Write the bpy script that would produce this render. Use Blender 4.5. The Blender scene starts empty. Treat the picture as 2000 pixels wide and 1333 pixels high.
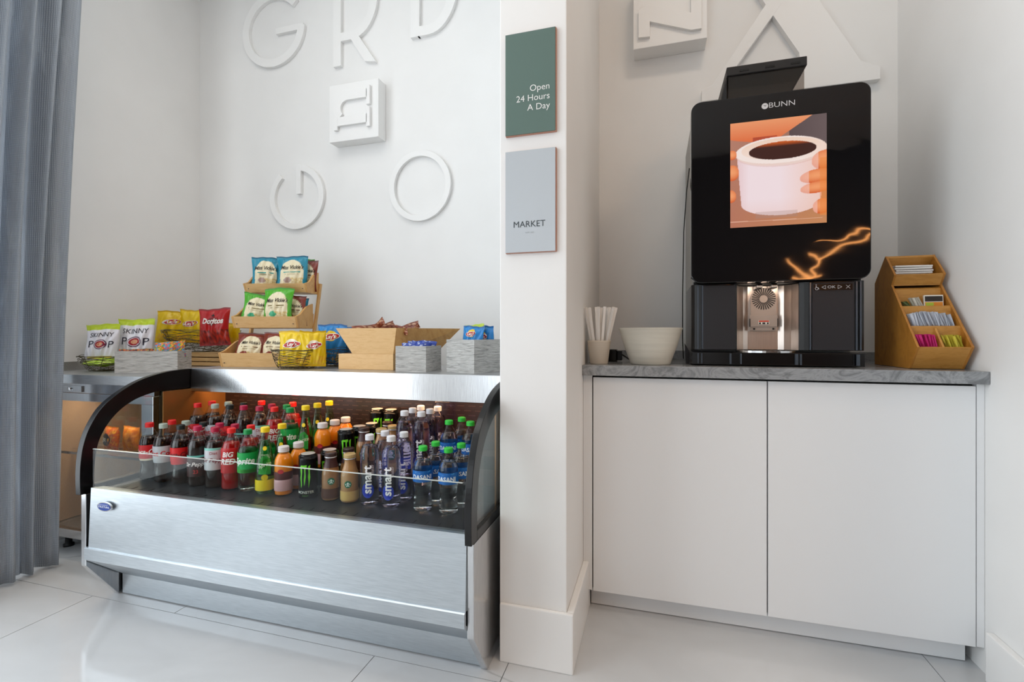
import bpy, bmesh, math, random
from math import sin, cos, pi, radians, atan2, sqrt
from mathutils import Vector, Matrix
random.seed(7)
sc = bpy.context.scene
COL = sc.collection
# ------------------------------------------------------------------ camera
FPX, HY, YAW, EYE = 945.0, 657.0, math.atan(945.0/3200.0), 1.04
cd = bpy.data.cameras.new('camera'); cam = bpy.data.objects.new('camera', cd); COL.objects.link(cam)
cam.location = (0, 0, EYE); cam.rotation_euler = (pi/2, 0, YAW)
cd.sensor_width = 36; cd.lens = 36*FPX/2000; cd.shift_y = -(666.5-HY)/2000; cd.clip_start = .02
sc.camera = cam
sc.view_settings.view_transform = 'Standard'; sc.view_settings.look = 'None'
sc.view_settings.exposure = 0.0; sc.view_settings.gamma = 1.0; sc.view_settings.use_curve_mapping = False
# ------------------------------------------------------------------ world
w = bpy.data.worlds.new('world'); sc.world = w; w.use_nodes = True
w.node_tree.nodes['Background'].inputs[0].default_value = (.80, .88, 1, 1)
w.node_tree.nodes['Background'].inputs[1].default_value = 1.3
# ------------------------------------------------------------------ lights
def area(name, loc, rot, sx, sy, power, color):
    l = bpy.data.lights.new(name, 'AREA'); l.shape = 'RECTANGLE'; l.size = sx; l.size_y = sy
    l.energy = power; l.color = color
    o = bpy.data.objects.new(name, l); COL.objects.link(o); o.location = loc; o.rotation_euler = rot
    return o
area('window_daylight', (-2.80, -0.15, 1.72), (0, -pi/2, 0), 3.0, 2.9, 66, (.93, .97, 1))       # left window, shines +X
area('front_fill_light', (-1.6, -3.3, 1.75), (pi/2, 0, 0), 1.9, 2.5, 17, (.96, .98, 1))    # fill light added behind the camera, shines +Y
area('ceiling_fill_light', (-1.7, 0.9, 3.42), (0, 0, 0), 1.6, 1.4, 14, (1, .96, .90))  # unseen overhead fill, added to lift the left alcove
area('lobby_fill_light', (2.9, -.8, 3.42), (0, 0, 0), 1.6, 1.6, 66, (1, .73, .52))  # unseen warm fill, added to give warm tones from the lobby side
area('niche_fill_light', (.45, 1.05, 3.44), (0, 0, 0), .5, .3, 8, (1, .80, .62))  # unseen warm fill, added to brighten the niche

def ray(x, y):
    u = (x-1000)/FPX
    return (-sin(YAW)+u*cos(YAW), cos(YAW)+u*sin(YAW), (HY-y)/FPX)
def at(x, y, Y):
    r = ray(x, y); k = Y/r[1]
    return Vector((r[0]*k, Y, EYE+r[2]*k))
def hexc(h):
    h = h.lstrip('#'); v = [int(h[i:i+2], 16)/255 for i in (0, 2, 4)]
    return tuple(c/12.92 if c <= .04045 else ((c+.055)/1.055)**2.4 for c in v)
# ------------------------------------------------------------------ materials
def nt(name):
    m = bpy.data.materials.new(name); m.use_nodes = True
    t = m.node_tree; return m, t, t.nodes['Principled BSDF']
def mat(name, col, rough=.5, metal=0., spec=.5, trans=0., ior=1.45, emis=None, es=0., coat=0.):
    if isinstance(col, str): col = hexc(col)
    m, t, p = nt(name)
    p.inputs['Base Color'].default_value = (*col, 1); p.inputs['Roughness'].default_value = rough
    p.inputs['Metallic'].default_value = metal; p.inputs['Specular IOR Level'].default_value = spec
    p.inputs['Transmission Weight'].default_value = trans; p.inputs['IOR'].default_value = ior
    p.inputs['Coat Weight'].default_value = coat
    if emis: p.inputs['Emission Color'].default_value = (*emis, 1); p.inputs['Emission Strength'].default_value = es
    return m
def coords(t, scale=(1, 1, 1), kind='Object'):
    c = t.nodes.new('ShaderNodeTexCoord'); mp = t.nodes.new('ShaderNodeMapping'); mp.inputs['Scale'].default_value = scale
    t.links.new(c.outputs[kind], mp.inputs[0]); return mp.outputs[0]
def noise(t, vec, scale, detail=4, dist=0., rough=.5):
    n = t.nodes.new('ShaderNodeTexNoise'); n.inputs['Scale'].default_value = scale; n.inputs['Detail'].default_value = detail
    n.inputs['Distortion'].default_value = dist; n.inputs['Roughness'].default_value = rough
    t.links.new(vec, n.inputs['Vector']); return n.outputs['Fac']
def ramp(t, fac, stops):
    r = t.nodes.new('ShaderNodeValToRGB'); e = r.color_ramp.elements
    while len(e) < len(stops): e.new(.5)
    for el, (p, c) in zip(e, stops):
        el.position = p; el.color = (*(hexc(c) if isinstance(c, str) else c), 1)
    t.links.new(fac, r.inputs[0]); return r.outputs[0]
def bump(t, p, h, strength=.2, dist=.01):
    b = t.nodes.new('ShaderNodeBump'); b.inputs['Strength'].default_value = strength; b.inputs['Distance'].default_value = dist
    t.links.new(h, b.inputs['Height']); t.links.new(b.outputs[0], p.inputs['Normal'])
def noisy(name, stops, scale, vscale=(1, 1, 1), rough=.5, metal=0, bstr=0, detail=5, dist=0., spec=.5, bdist=.01):
    m, t, p = nt(name); v = coords(t, vscale); n = noise(t, v, scale, detail, dist)
    t.links.new(ramp(t, n, stops), p.inputs['Base Color']); p.inputs['Roughness'].default_value = rough
    p.inputs['Metallic'].default_value = metal; p.inputs['Specular IOR Level'].default_value = spec
    if bstr: bump(t, p, n, bstr, bdist)
    return m
def thin_glass(name, tint=(1, 1, 1), rough=.02, ior=1.45, gl=(1, 1, 1)):
    m = bpy.data.materials.new(name); m.use_nodes = True; t = m.node_tree; t.nodes.clear()
    o = t.nodes.new('ShaderNodeOutputMaterial'); mx = t.nodes.new('ShaderNodeMixShader'); tr = t.nodes.new('ShaderNodeBsdfTransparent')
    g = t.nodes.new('ShaderNodeBsdfGlossy'); f = t.nodes.new('ShaderNodeFresnel')
    tr.inputs[0].default_value = (*tint, 1); g.inputs['Roughness'].default_value = rough; g.inputs['Color'].default_value = (*gl, 1)
    ge = t.nodes.new('ShaderNodeNewGeometry'); mr = t.nodes.new('ShaderNodeMapRange'); mr.inputs[3].default_value = ior; mr.inputs[4].default_value = 1/ior
    t.links.new(ge.outputs['Backfacing'], mr.inputs[0]); t.links.new(mr.outputs[0], f.inputs[0])
    t.links.new(f.outputs[0], mx.inputs[0]); t.links.new(tr.outputs[0], mx.inputs[1]); t.links.new(g.outputs[0], mx.inputs[2])
    t.links.new(mx.outputs[0], o.inputs[0]); return m
M = {}
M['wall'] = noisy('wall_paint', [(.3, '#e9e9e8'), (.7, '#eeeeed')], 3, rough=.6, bstr=.03)
M['letter'] = mat('letter_paint', '#efefee', .5)
M['ceil'] = mat('ceiling_paint', '#f2f2f0', .7)
M['trim'] = mat('trim_paint', '#ececeb', .35)
M['lacquer'] = mat('cabinet_lacquer', '#e8eaec', .32)
M['gap'] = mat('dark_recess', '#1a1a1a', .8)
M['black'] = mat('black_plastic', '#0d0d0f', .25)
M['blackmatte'] = mat('black_matte', '#17181b', .5)
M['darkgrey'] = mat('dark_grey_panel', '#2b2c30', .35)
M['white'] = mat('white_plastic', '#efefef', .4)
M['chrome'] = mat('chrome', (.75, .76, .78), .12, 1)
def steel(name, c0, c1, rough, vs, bs=.04):
    m, t, p = nt(name); v = coords(t, vs); n = noise(t, v, 30, 3)
    t.links.new(ramp(t, n, [(.3, c0), (.7, c1)]), p.inputs['Base Color']); p.inputs['Metallic'].default_value = 1
    v2 = coords(t, (1, 1, 1)); n2 = noise(t, v2, 3.5, 4, .6)
    r = t.nodes.new('ShaderNodeMapRange'); r.inputs[3].default_value = rough*.75; r.inputs[4].default_value = rough*1.35
    t.links.new(n2, r.inputs[0]); t.links.new(r.outputs[0], p.inputs['Roughness']); bump(t, p, n, bs, .002); return m
M['steel'] = steel('brushed_stainless_steel', (.50, .545, .58), (.60, .645, .68), .36, (.6, 4, 12))
M['steelv'] = steel('polished_stainless_steel', (.6, .61, .63), (.7, .71, .72), .2, (12, 4, .6))
M['steelw'] = steel('worktop_stainless_steel', (.5, .51, .52), (.6, .61, .62), .4, (.6, 6, 6))
def floor_mat():
    m, t, p = nt('polished_marble_tile'); v = coords(t, (1, 1.6, 1))
    n = noise(t, coords(t, (.5, 1.3, 1)), .55, 4, .8, .55); base = noise(t, v, 2.2, 6, .8)
    veins = ramp(t, n, [(.4965, '#cdd0d3'), (.500, '#b2b5b8'), (.5035, '#cdd0d3')])
    cl = ramp(t, base, [(.3, (.86, .86, .86)), (.75, (1, 1, 1))])
    mx = t.nodes.new('ShaderNodeMix'); mx.data_type = 'RGBA'; mx.blend_type = 'MULTIPLY'; mx.inputs[0].default_value = 1
    t.links.new(veins, mx.inputs[6]); t.links.new(cl, mx.inputs[7]); t.links.new(mx.outputs[2], p.inputs['Base Color'])
    p.inputs['Roughness'].default_value = .10; p.inputs['Specular IOR Level'].default_value = .6; return m
M['tile'] = floor_mat(); M['grout'] = mat('grey_grout', '#75797c', .8)
def stone_mat():
    m, t, p = nt('grey_marble_slab'); v = coords(t, (1, 1, 1.6)); n = noise(t, v, 9, 9, 2.0, .7)
    t.links.new(ramp(t, n, [(.28, '#54565a'), (.45, '#85888b'), (.55, '#9ea1a4'), (.68, '#75787c'), (.8, '#c4c6c8')]), p.inputs['Base Color'])
    p.inputs['Roughness'].default_value = .2; return m
M['stone'] = stone_mat()
def wood(name, c0, c1, scale=(2, 12, 12), rough=.45):
    m, t, p = nt(name); v = coords(t, scale); n = noise(t, v, 6, 5, .6, .6)
    t.links.new(ramp(t, n, [(.3, c0), (.55, c1), (.75, c0)]), p.inputs['Base Color']); p.inputs['Roughness'].default_value = rough
    bump(t, p, n, .05, .002); return m
M['bamboo'] = wood('pale_bamboo', '#d0a265', '#deb67d')
M['bamboo_side'] = wood('pale_bamboo_end', '#c28f4f', '#d3a566', (12, 3, 3))
M['orgwood'] = wood('amber_bamboo', '#9a621f', '#b57a2f', (14, 4, 2))
M['orgwood2'] = wood('amber_bamboo_front', '#b17a33', '#c68f45', (3, 12, 12))
M['wire'] = mat('dark_bronze_wire', '#5a5240', .3, .8)
def rattan():
    m, t, p = nt('ribbed_grey_stone'); v = coords(t, (2.2, 2.2, 30)); n = noise(t, v, 9, 3, .8)
    t.links.new(ramp(t, n, [(.30, '#908f8d'), (.48, '#bfbebb'), (.7, '#d0cfcc')]), p.inputs['Base Color']); p.inputs['Roughness'].default_value = .85
    bump(t, p, n, .9, .006); return m
M['ribbed'] = rattan()
M['glass'] = thin_glass('clear_glass_pane', (.93, .96, .95), .01, 1.45)
M['guard'] = thin_glass('low_reflection_glass', (.93, .96, .95), .01, 1.17)
M['fridgeglass'] = thin_glass('fridge_door_glass', (.8, .8, .8), .02, 1.4)
M['pet'] = thin_glass('clear_plastic_bottle', (.95, .96, .96), .03, 1.33)
M['petgreen'] = thin_glass('pale_green_bottle', (.80, .95, .80), .03, 1.33)
M['petpurple'] = thin_glass('clear_lilac_bottle', (.88, .86, .97), .03, 1.33)
M['hopper'] = thin_glass('smoked_hopper_plastic', (.72, .68, .65), .06, 1.45)
M['cream'] = noisy('cream_ceramic', [(.3, '#cfccc0'), (.7, '#dedbcf')], 4, (1, 1, 14), .4, bstr=.25, bdist=.003)
M['paper'] = mat('white_paper', '#ebe9e6', .8)
M['cupmat'] = mat('paper_cup_cream', '#cfc6b8', .6)
def vcol(name, rough=.3, emis=0.):
    m, t, p = nt(name); a = t.nodes.new('ShaderNodeVertexColor'); a.layer_name = 'Col'
    if emis:
        p.inputs['Base Color'].default_value = (0, 0, 0, 1); t.links.new(a.outputs[0], p.inputs['Emission Color']); p.inputs['Emission Strength'].default_value = emis
    else: t.links.new(a.outputs[0], p.inputs['Base Color'])
    p.inputs['Roughness'].default_value = rough; return m
M['print'] = vcol('printed_foil', .3); M['screen'] = vcol('lit_screen', .3, .92)
def cloth():
    m, t, p = nt('blue_grey_curtain_weave'); c = t.nodes.new('ShaderNodeTexCoord')
    def wv(d, s):
        wn = t.nodes.new('ShaderNodeTexWave'); wn.bands_direction = d; wn.inputs['Scale'].default_value = s
        wn.inputs['Distortion'].default_value = 1.2; wn.inputs['Detail'].default_value = 2; t.links.new(c.outputs['UV'], wn.inputs[0]); return wn.outputs['Fac']
    a, b = wv('X', 110), wv('Y', 64)
    mul = t.nodes.new('ShaderNodeMath'); mul.operation = 'MULTIPLY'; t.links.new(a, mul.inputs[0]); t.links.new(b, mul.inputs[1])
    cr = ramp(t, mul.outputs[0], [(.0, '#98a3b0'), (.30, '#c4ccd6'), (.8, '#f0f3f6')])
    t.links.new(cr, p.inputs['Base Color']); p.inputs['Roughness'].default_value = .6; p.inputs['Sheen Weight'].default_value = .3
    bump(t, p, mul.outputs[0], .4, .002)
    tr = t.nodes.new('ShaderNodeBsdfTranslucent'); t.links.new(cr, tr.inputs[0])
    mx = t.nodes.new('ShaderNodeMixShader'); mx.inputs[0].default_value = .45
    o = t.nodes['Material Output']; t.links.new(p.outputs[0], mx.inputs[1]); t.links.new(tr.outputs[0], mx.inputs[2])
    th = t.nodes.new('ShaderNodeBsdfTransparent'); m2 = t.nodes.new('ShaderNodeMixShader')
    nz = noise(t, coords(t, (9, 9, 1.2)), 3, 3, .4); mr = t.nodes.new('ShaderNodeMapRange'); mr.inputs[1].default_value = .50; mr.inputs[2].default_value = .72; mr.inputs[3].default_value = .07; mr.inputs[4].default_value = .42
    t.links.new(nz, mr.inputs[0]); t.links.new(mr.outputs[0], m2.inputs[0]); t.links.new(mx.outputs[0], m2.inputs[1]); t.links.new(th.outputs[0], m2.inputs[2]); t.links.new(m2.outputs[0], o.inputs[0])
    return m
M['cloth'] = cloth()
CM = {}
def cmat(c, rough=.4, metal=0.):
    k = (c, rough, metal)
    if k not in CM: CM[k] = mat('colour_'+c.strip('#'), c, rough, metal)
    return CM[k]
# ------------------------------------------------------------------ mesh helpers
class MB:
    def __init__(s): s.v = []; s.f = []; s.m = []; s.c = None; s.uv = None
    def add(s, vs, fs, mi=0, cols=None):
        o = len(s.v); s.v += [tuple(v) for v in vs]; s.f += [tuple(i+o for i in f) for f in fs]; s.m += [mi]*len(fs)
        if cols is not None:
            if s.c is None: s.c = [(1, 1, 1)]*o
            s.c += list(cols)
        elif s.c is not None: s.c += [(1, 1, 1)]*len(vs)
        return s
    def box(s, x0, x1, y0, y1, z0, z1, mi=0, xf=None):
        vs = [Vector(p) for p in ((x0, y0, z0), (x1, y0, z0), (x1, y1, z0), (x0, y1, z0), (x0, y0, z1), (x1, y0, z1), (x1, y1, z1), (x0, y1, z1))]
        if xf: vs = [xf @ v for v in vs]
        return s.add(vs, [(0, 3, 2, 1), (4, 5, 6, 7), (0, 1, 5, 4), (1, 2, 6, 5), (2, 3, 7, 6), (3, 0, 4, 7)], mi)
    def hexa(s, b, t, mi=0):
        return s.add(list(b)+list(t), [(0, 3, 2, 1), (4, 5, 6, 7), (0, 1, 5, 4), (1, 2, 6, 5), (2, 3, 7, 6), (3, 0, 4, 7)], mi)
    def prism(s, pts, fn, d0, d1, mi=0):
        """pts: 2D outline; fn(a,b,d) -> xyz"""
        n = len(pts); vs = [fn(a, b, d0) for a, b in pts]+[fn(a, b, d1) for a, b in pts]
        fs = [tuple(range(n-1, -1, -1)), tuple(range(n, 2*n))]+[(i, (i+1) % n, n+(i+1) % n, n+i) for i in range(n)]
        return s.add(vs, fs, mi)
    def strip(s, outer, inner, fn, d0, d1, closed=True, mi=0):
        n = len(outer); vs = [fn(a, b, d) for d in (d0, d1) for ring in (outer, inner) for a, b in ring]; fs = []
        O0, I0, O1, I1 = 0, n, 2*n, 3*n
        for i in range(n if closed else n-1):
            j = (i+1) % n
            fs += [(O0+i, O0+j, I0+j, I0+i), (O1+j, O1+i, I1+i, I1+j), (O0+j, O0+i, O1+i, O1+j), (I0+i, I0+j, I1+j, I1+i)]
        if not closed: fs += [(O0, I0, I1, O1), (O0+n-1, O1+n-1, I1+n-1, I0+n-1)]
        return s.add(vs, fs, mi)
    def lathe(s, prof, seg=24, cap0=True, cap1=True, rf=None, c=(0, 0), mi=0):
        vs = []; fs = []; n = len(prof)
        for r, z in prof:
            for k in range(seg):
                a = 2*pi*k/seg; rr = r*(rf(a, z) if rf else 1)
                vs.append((c[0]+rr*sin(a), c[1]-rr*cos(a), z))
        for i in range(n-1):
            for k in range(seg):
                k2 = (k+1) % seg; fs.append((i*seg+k, i*seg+k2, (i+1)*seg+k2, (i+1)*seg+k))
        if cap0: fs.append(tuple(range(seg-1, -1, -1)))
        if cap1: fs.append(tuple((n-1)*seg+k for k in range(seg)))
        return s.add(vs, fs, mi)
    def tube(s, path, r, seg=6, mi=0, closed=False):
        P = [Vector(p) for p in path]; n = len(P); vs = []; fs = []
        for i, p in enumerate(P):
            a = P[(i-1) % n] if (closed or i > 0) else p; b = P[(i+1) % n] if (closed or i < n-1) else p
            t = (b-a); t = t.normalized() if t.length > 1e-9 else Vector((0, 0, 1))
            up = Vector((0, 0, 1)) if abs(t.z) < .9 else Vector((1, 0, 0))
            e1 = t.cross(up).normalized(); e2 = t.cross(e1)
            for k in range(seg):
                an = 2*pi*k/seg; vs.append(p+e1*(r*cos(an))+e2*(r*sin(an)))
        for i in range(n if closed else n-1):
            j = (i+1) % n
            for k in range(seg):
                k2 = (k+1) % seg; fs.append((i*seg+k, i*seg+k2, j*seg+k2, j*seg+k))
        if not closed: fs += [tuple(range(seg-1, -1, -1)), tuple((n-1)*seg+k for k in range(seg))]
        return s.add(vs, fs, mi)
    def grid(s, nu, nv, fn, cols=None, mi=0, flip=False):
        vs = []; cs = [] if cols else None; fs = []
        for j in range(nv+1):
            for i in range(nu+1):
                u = i/nu; v = j/nv; vs.append(fn(u, v))
                if cols: cs.append(cols(u, v))
        for j in range(nv):
            for i in range(nu):
                a = j*(nu+1)+i; q = (a, a+1, a+nu+2, a+nu+1); fs.append(q[::-1] if flip else q)
        return s.add(vs, fs, mi, cs)
    def build(s, name, mats, parent=None, smooth=False, bev=0, label=None, fix=False, loc=None):
        me = bpy.data.meshes.new(name); me.from_pydata(s.v, [], s.f)
        if not isinstance(mats, (list, tuple)): mats = [mats]
        for m in mats: me.materials.append(M[m] if isinstance(m, str) else m)
        for p, mi in zip(me.polygons, s.m): p.material_index = mi; p.use_smooth = smooth
        if s.c is not None:
            a = me.color_attributes.new('Col', 'FLOAT_COLOR', 'POINT')
            for i, c in enumerate(s.c): a.data[i].color = (c[0], c[1], c[2], 1)
        if bev or fix:
            bm = bmesh.new(); bm.from_mesh(me)
            if fix: bmesh.ops.recalc_face_normals(bm, faces=bm.faces)
            if bev:
                es = [e for e in bm.edges if len(e.link_faces) == 2 and e.calc_face_angle(0) > .6]
                bmesh.ops.bevel(bm, geom=es, offset=bev, segments=2, profile=.6, affect='EDGES', clamp_overlap=True)
            bm.to_mesh(me); bm.free()
        me.update()
        o = bpy.data.objects.new(name, me); COL.objects.link(o)
        if parent: o.parent = parent
        if loc: o.location = loc
        if label: o['label'] = label
        return o
def tag(o, label, cat, group=None, kind=None):
    o['label'] = label; o['category'] = cat
    if group: o['group'] = group
    if kind: o['kind'] = kind
    return o
def struct(o): o['kind'] = 'structure'; return o
def thing(name, label, cat, loc=(0, 0, 0), rz=0., group=None, rx=0., ry=0.):
    o = bpy.data.objects.new(name, None); COL.objects.link(o); o.location = loc; o.rotation_euler = (rx, ry, rz)
    o.empty_display_size = .02
    return tag(o, label, cat, group)
def dup(root, loc, rot, label=None, group=None):
    def rec(o, par):
        c = o.copy(); COL.objects.link(c); c.parent = par
        for ch in list(o.children): rec(ch, c)
        return c
    r = rec(root, None); r.location = loc; r.rotation_euler = rot
    if label: r['label'] = label
    if group: r['group'] = group
    return r
FONT = {}
def text_geo(s, size, shear=0., bold=0., spacing=1., align='CENTER', lines=1.):
    k = (s, size, shear, bold, spacing, align, lines)
    if k in FONT: return FONT[k]
    cu = bpy.data.curves.new('t', 'FONT'); cu.body = s; cu.size = size; cu.shear = shear; cu.offset = bold*size
    cu.align_x = align; cu.align_y = 'CENTER'; cu.space_character = spacing; cu.space_line = lines; cu.resolution_u = 3
    o = bpy.data.objects.new('t', cu); COL.objects.link(o); bpy.context.view_layer.update()
    me = bpy.data.meshes.new_from_object(o.evaluated_get(bpy.context.evaluated_depsgraph_get()))
    bm = bmesh.new(); bm.from_mesh(me); bmesh.ops.triangulate(bm, faces=bm.faces)
    for _ in range(2):
        es = [e for e in bm.edges if e.calc_length() > size*.3]
        if es: bmesh.ops.subdivide_edges(bm, edges=es, cuts=1); bmesh.ops.triangulate(bm, faces=[f for f in bm.faces if len(f.verts) > 3])
    bm.verts.index_update(); r = ([(v.co.x, v.co.y) for v in bm.verts], [tuple(v.index for v in f.verts) for f in bm.faces])
    bm.free(); bpy.data.objects.remove(o); bpy.data.meshes.remove(me); bpy.data.curves.remove(cu)
    FONT[k] = r; return r
def text_on(mb, s, size, fn, dx=0., dy=0., rot=0., mi=0, sx=1., **kw):
    vs, fs = text_geo(s, size, **kw); c, sn = cos(rot), sin(rot)
    return mb.add([fn(dx+sx*x*c-y*sn, dy+sx*x*sn+y*c) for x, y in vs], fs, mi)
def wrap(r, eps=.0006):
    return lambda x, z: ((r+eps)*sin(x/r), -(r+eps)*cos(x/r), z)
def arc(cx, cz, r, a0, a1, n, ry=None):
    ry = ry or r
    return [(cx+r*cos(radians(a0+(a1-a0)*i/n)), cz+ry*sin(radians(a0+(a1-a0)*i/n))) for i in range(n+1)]

# ================================================================== SETTING
XL, XR, YB, YN, ZC, YF = -2.905, .975, 2.50, 2.40, 3.5, -3.4
XO, YO = 5.6, 1.30      # the lobby opens to the right behind the right-hand wall
M['lobby'] = noisy('dark_lobby_panelling', [(.35, '#2a211c'), (.65, '#3a2e27')], 3, (4, 4, .5), .5)
PX0, PX1, PY = -.480, -.262, 1.485
b = MB(); G = .0014
rows = [1.382+.6415*i for i in range(-8, 3)]
offs = {0: -2.157, 1: -1.726}
b.box(XL-.1, XR+.2, YF-.1, YB+.1, -.05, -.0012, 1); b.box(XR+.2, XO+.1, YF-.1, YO+.1, -.05, -.0012, 1)
for i in range(-8, 2):
    y0 = 1.382+.6415*i; x00 = -2.157+.4277*((i+1) % 3)-4*1.283
    for k in range(12):
        x0 = x00+k*1.283; a, c2 = max(x0+G, XL-.1), min(x0+1.283-G, XR+.2 if y0 > 1.2 else XO+.1)
        if c2 > a: b.box(a, c2, y0+G, y0+.6415-G, -.03, 0, 0)
struct(b.build('floor', ['tile', 'grout']))
struct(MB().box(XL-.1, XO+.1, YF-.1, YB+.1, ZC, ZC+.1).build('ceiling', 'ceil'))
struct(MB().box(XL-.1, PX0+.02, YB, YB+.1, 0, ZC).build('wall_back', 'wall'))
struct(MB().box(PX0+.02, XR+.1, YN, YN+.1, 0, ZC).build('wall_niche', 'wall'))
struct(MB().box(PX0, PX1, PY, YB, 0, ZC).build('wall_pillar', 'wall', bev=.004))
struct(MB().box(XR, XR+.12, YO, YN, 0, ZC).build('wall_right', 'wall'))
struct(MB().box(XR+.12, XO, YO, YO+.1, 0, ZC).build('wall_lobby', 'lobby'))
struct(MB().box(XO, XO+.1, YF, YO+.1, 0, ZC).build('wall_far_right', 'lobby'))
WY0, WY1, WZ0, WZ1 = -1.7, 1.36, .1, 3.3
b = MB(); b.box(XL-.1, XL, WY1, YB, 0, ZC); b.box(XL-.1, XL, YF, WY0, 0, ZC); b.box(XL-.1, XL, WY0, WY1, 0, WZ0); b.box(XL-.1, XL, WY0, WY1, WZ1, ZC)
struct(b.build('wall_left', 'wall'))
b = MB(); b.box(XL, -2.6, YF-.1, YF, 0, ZC); b.box(-.6, .2, YF-.1, YF, 0, ZC); b.box(-2.6, -.6, YF-.1, YF, 0, .4); b.box(-2.6, -.6, YF-.1, YF, 3.05, ZC)
struct(b.build('wall_front', 'wall'))
struct(MB().box(.2, XO, YF-.1, YF, 0, ZC).build('wall_lobby_front', 'lobby'))
def window(n, fn, a0, a1, z0, z1, div):
    f = MB(); t = .05
    for (p, q, r, s_) in [(a0, a1, z0, z0+t), (a0, a1, z1-t, z1)]+[(a0+(a1-a0)*i/div-t/2*(0 < i < div)-t*(i == div), a0+(a1-a0)*i/div+t/2*(0 < i < div)+t*(i == 0), z0, z1) for i in range(div+1)]:
        c0, c1 = fn(p, r, 0), fn(q, s_, .06); f.box(min(c0[0], c1[0]), max(c0[0], c1[0]), min(c0[1], c1[1]), max(c0[1], c1[1]), min(c0[2], c1[2]), max(c0[2], c1[2]))
    o = struct(f.build('window_%d' % n, M['white']))
    g = MB(); c0, c1 = fn(a0, z0, .025), fn(a1, z1, .031); g.box(min(c0[0], c1[0]), max(c0[0], c1[0]), min(c0[1], c1[1]), max(c0[1], c1[1]), z0, z1)
    g.build('pane', 'glass', o)
window(1, lambda a, z, d: (XL-.09+d, a, z), WY0, WY1, WZ0, WZ1, 3)
window(2, lambda a, z, d: (a, YF-.09+d, z), -2.6, -.6, .4, 3.05, 2)
def base(name, boxes):
    b = MB()
    for q in boxes: b.box(*q)
    return struct(b.build(name, 'trim', bev=.004))
base('baseboard_pillar', [(PX0+.004, PX1+.022, PY-.014, PY, 0, .185), (PX1, PX1+.022, PY, 1.885, 0, .185)])
base('baseboard_right', [(XR-.022, XR, YO, 1.80, 0, .15)])
base('baseboard_left', [(XL, XL+.015, YF, 1.55, 0, .09)])

# ------------------------------------------------------------------ raised wall letters
def wall_fn(Y): return lambda a, c, d: (a, Y-d, c)
def letter(label, parts, Y, d, group=None, name='wall_letter'):
    b = MB(); f = wall_fn(Y)
    for i, p in enumerate(parts):
        e = .0006*i
        if p[0] == 'poly': b.prism(p[1], f, 0, d+e)
        else: b.strip(p[1], p[2], f, 0, d+e, p[3])
    o = b.build(name, 'letter', fix=True, bev=.0015); return tag(o, label, 'wall letter', group)
D = .022
def ringp(cx, cz, r, w_, a0, a1, n=48): return ('strip', arc(cx, cz, r, a0, a1, n), arc(cx, cz, r-w_, a0, a1, n), False)
def rect(x0, x1, z0, z1): return ('poly', [(x0, z0), (x1, z0), (x1, z1), (x0, z1)])
GL = 'white raised letters on the alcove wall'
letter('large white raised letter G upright, high on the alcove wall', [ringp(-2.292, 2.962, .236, .05, 40, 357), rect(-2.27, -2.065, 2.925, 2.962)], YB, D, GL)
letter('large white raised letter R high on the alcove wall', [rect(-1.85, -1.797, 2.655, 3.30),
    ('strip', [(-1.80, 2.80), (-1.72, 2.80)]+arc(-1.72, 3.03, .17, -90, 90, 20, .23)+[(-1.80, 3.26)], [(-1.80, 2.85), (-1.72, 2.85)]+arc(-1.72, 3.03, .12, -90, 90, 20, .18)+[(-1.80, 3.21)], False),
    ('poly', [(-1.74, 2.82), (-1.68, 2.82), (-1.56, 2.642), (-1.632, 2.655)])], YB, D, GL)
letter('large white raised letter D high on the alcove wall by the pillar', [rect(-1.335, -1.28, 2.74, 3.32),
    ('strip', [(-1.29, 2.74), (-1.22, 2.74)]+arc(-1.22, 3.03, .18, -90, 90, 20, .29)+[(-1.29, 3.32)], [(-1.29, 2.795), (-1.22, 2.795)]+arc(-1.22, 3.03, .125, -90, 90, 20, .235)+[(-1.29, 3.265)], False)], YB, D, GL)
def rot90(cx, cz, pts): return [(cx-(z-cz), cz+(x-cx)) for x, z in pts]
p = ringp(-2.117, 1.897, .198, .036, 40, 357)
letter('white raised letter G turned on its back, above the chip rack', [('strip', rot90(-2.117, 1.897, p[1]), rot90(-2.117, 1.897, p[2]), False), rect(-2.117, -2.083, 1.915, 2.092)], YB, D, GL)
letter('white raised ring letter O low on the alcove wall by the pillar', [('strip', arc(-1.28, 1.893, .192, 0, 354, 60, .2), arc(-1.28, 1.893, .16, 0, 354, 60, .168), True)], YB, D, GL)
t = thing('letter_block', 'square white block with a raised sideways serif letter n, alcove wall', 'letter block', (0, YB, 0))
MB().box(-1.833, -1.506, -.08, 0, 2.175, 2.508).build('block', 'letter', t, bev=.003)
b = MB(); f = lambda a, c, d: (a, -.08-d, c)
for q in [(-1.575, -1.552, 2.235, 2.345), (-1.575, -1.552, 2.36, 2.47), (-1.765, -1.57, 2.258, 2.308), (-1.70, -1.57, 2.402, 2.450), (-1.790, -1.765, 2.235, 2.31)]: b.box(q[0], q[1], -.098, -.08, q[2], q[3])
b.strip(arc(-1.70, 2.357, .093, 90, 225, 16), arc(-1.70, 2.357, .045, 90, 225, 16), f, 0, .0175, False)
b.build('raised_letter', 'letter', t, bev=.001, fix=True)
t = thing('letter_block', 'thick white block with a raised sideways letter N in the coffee niche', 'letter block', (0, YN, 0))
MB().box(-.095, .222, -.10, 0, 2.363, 2.68).build('block', 'letter', t, bev=.003)
b = MB(); b.prism([(-.072, 2.405), (-.022, 2.402), (-.022, 2.470), (.155, 2.400), (.198, 2.400), (.198, 2.63), (.153, 2.63), (.153, 2.478), (-.03, 2.548), (-.072, 2.53)], lambda a, c, d: (a, -.10-d, c), 0, .016)
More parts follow.
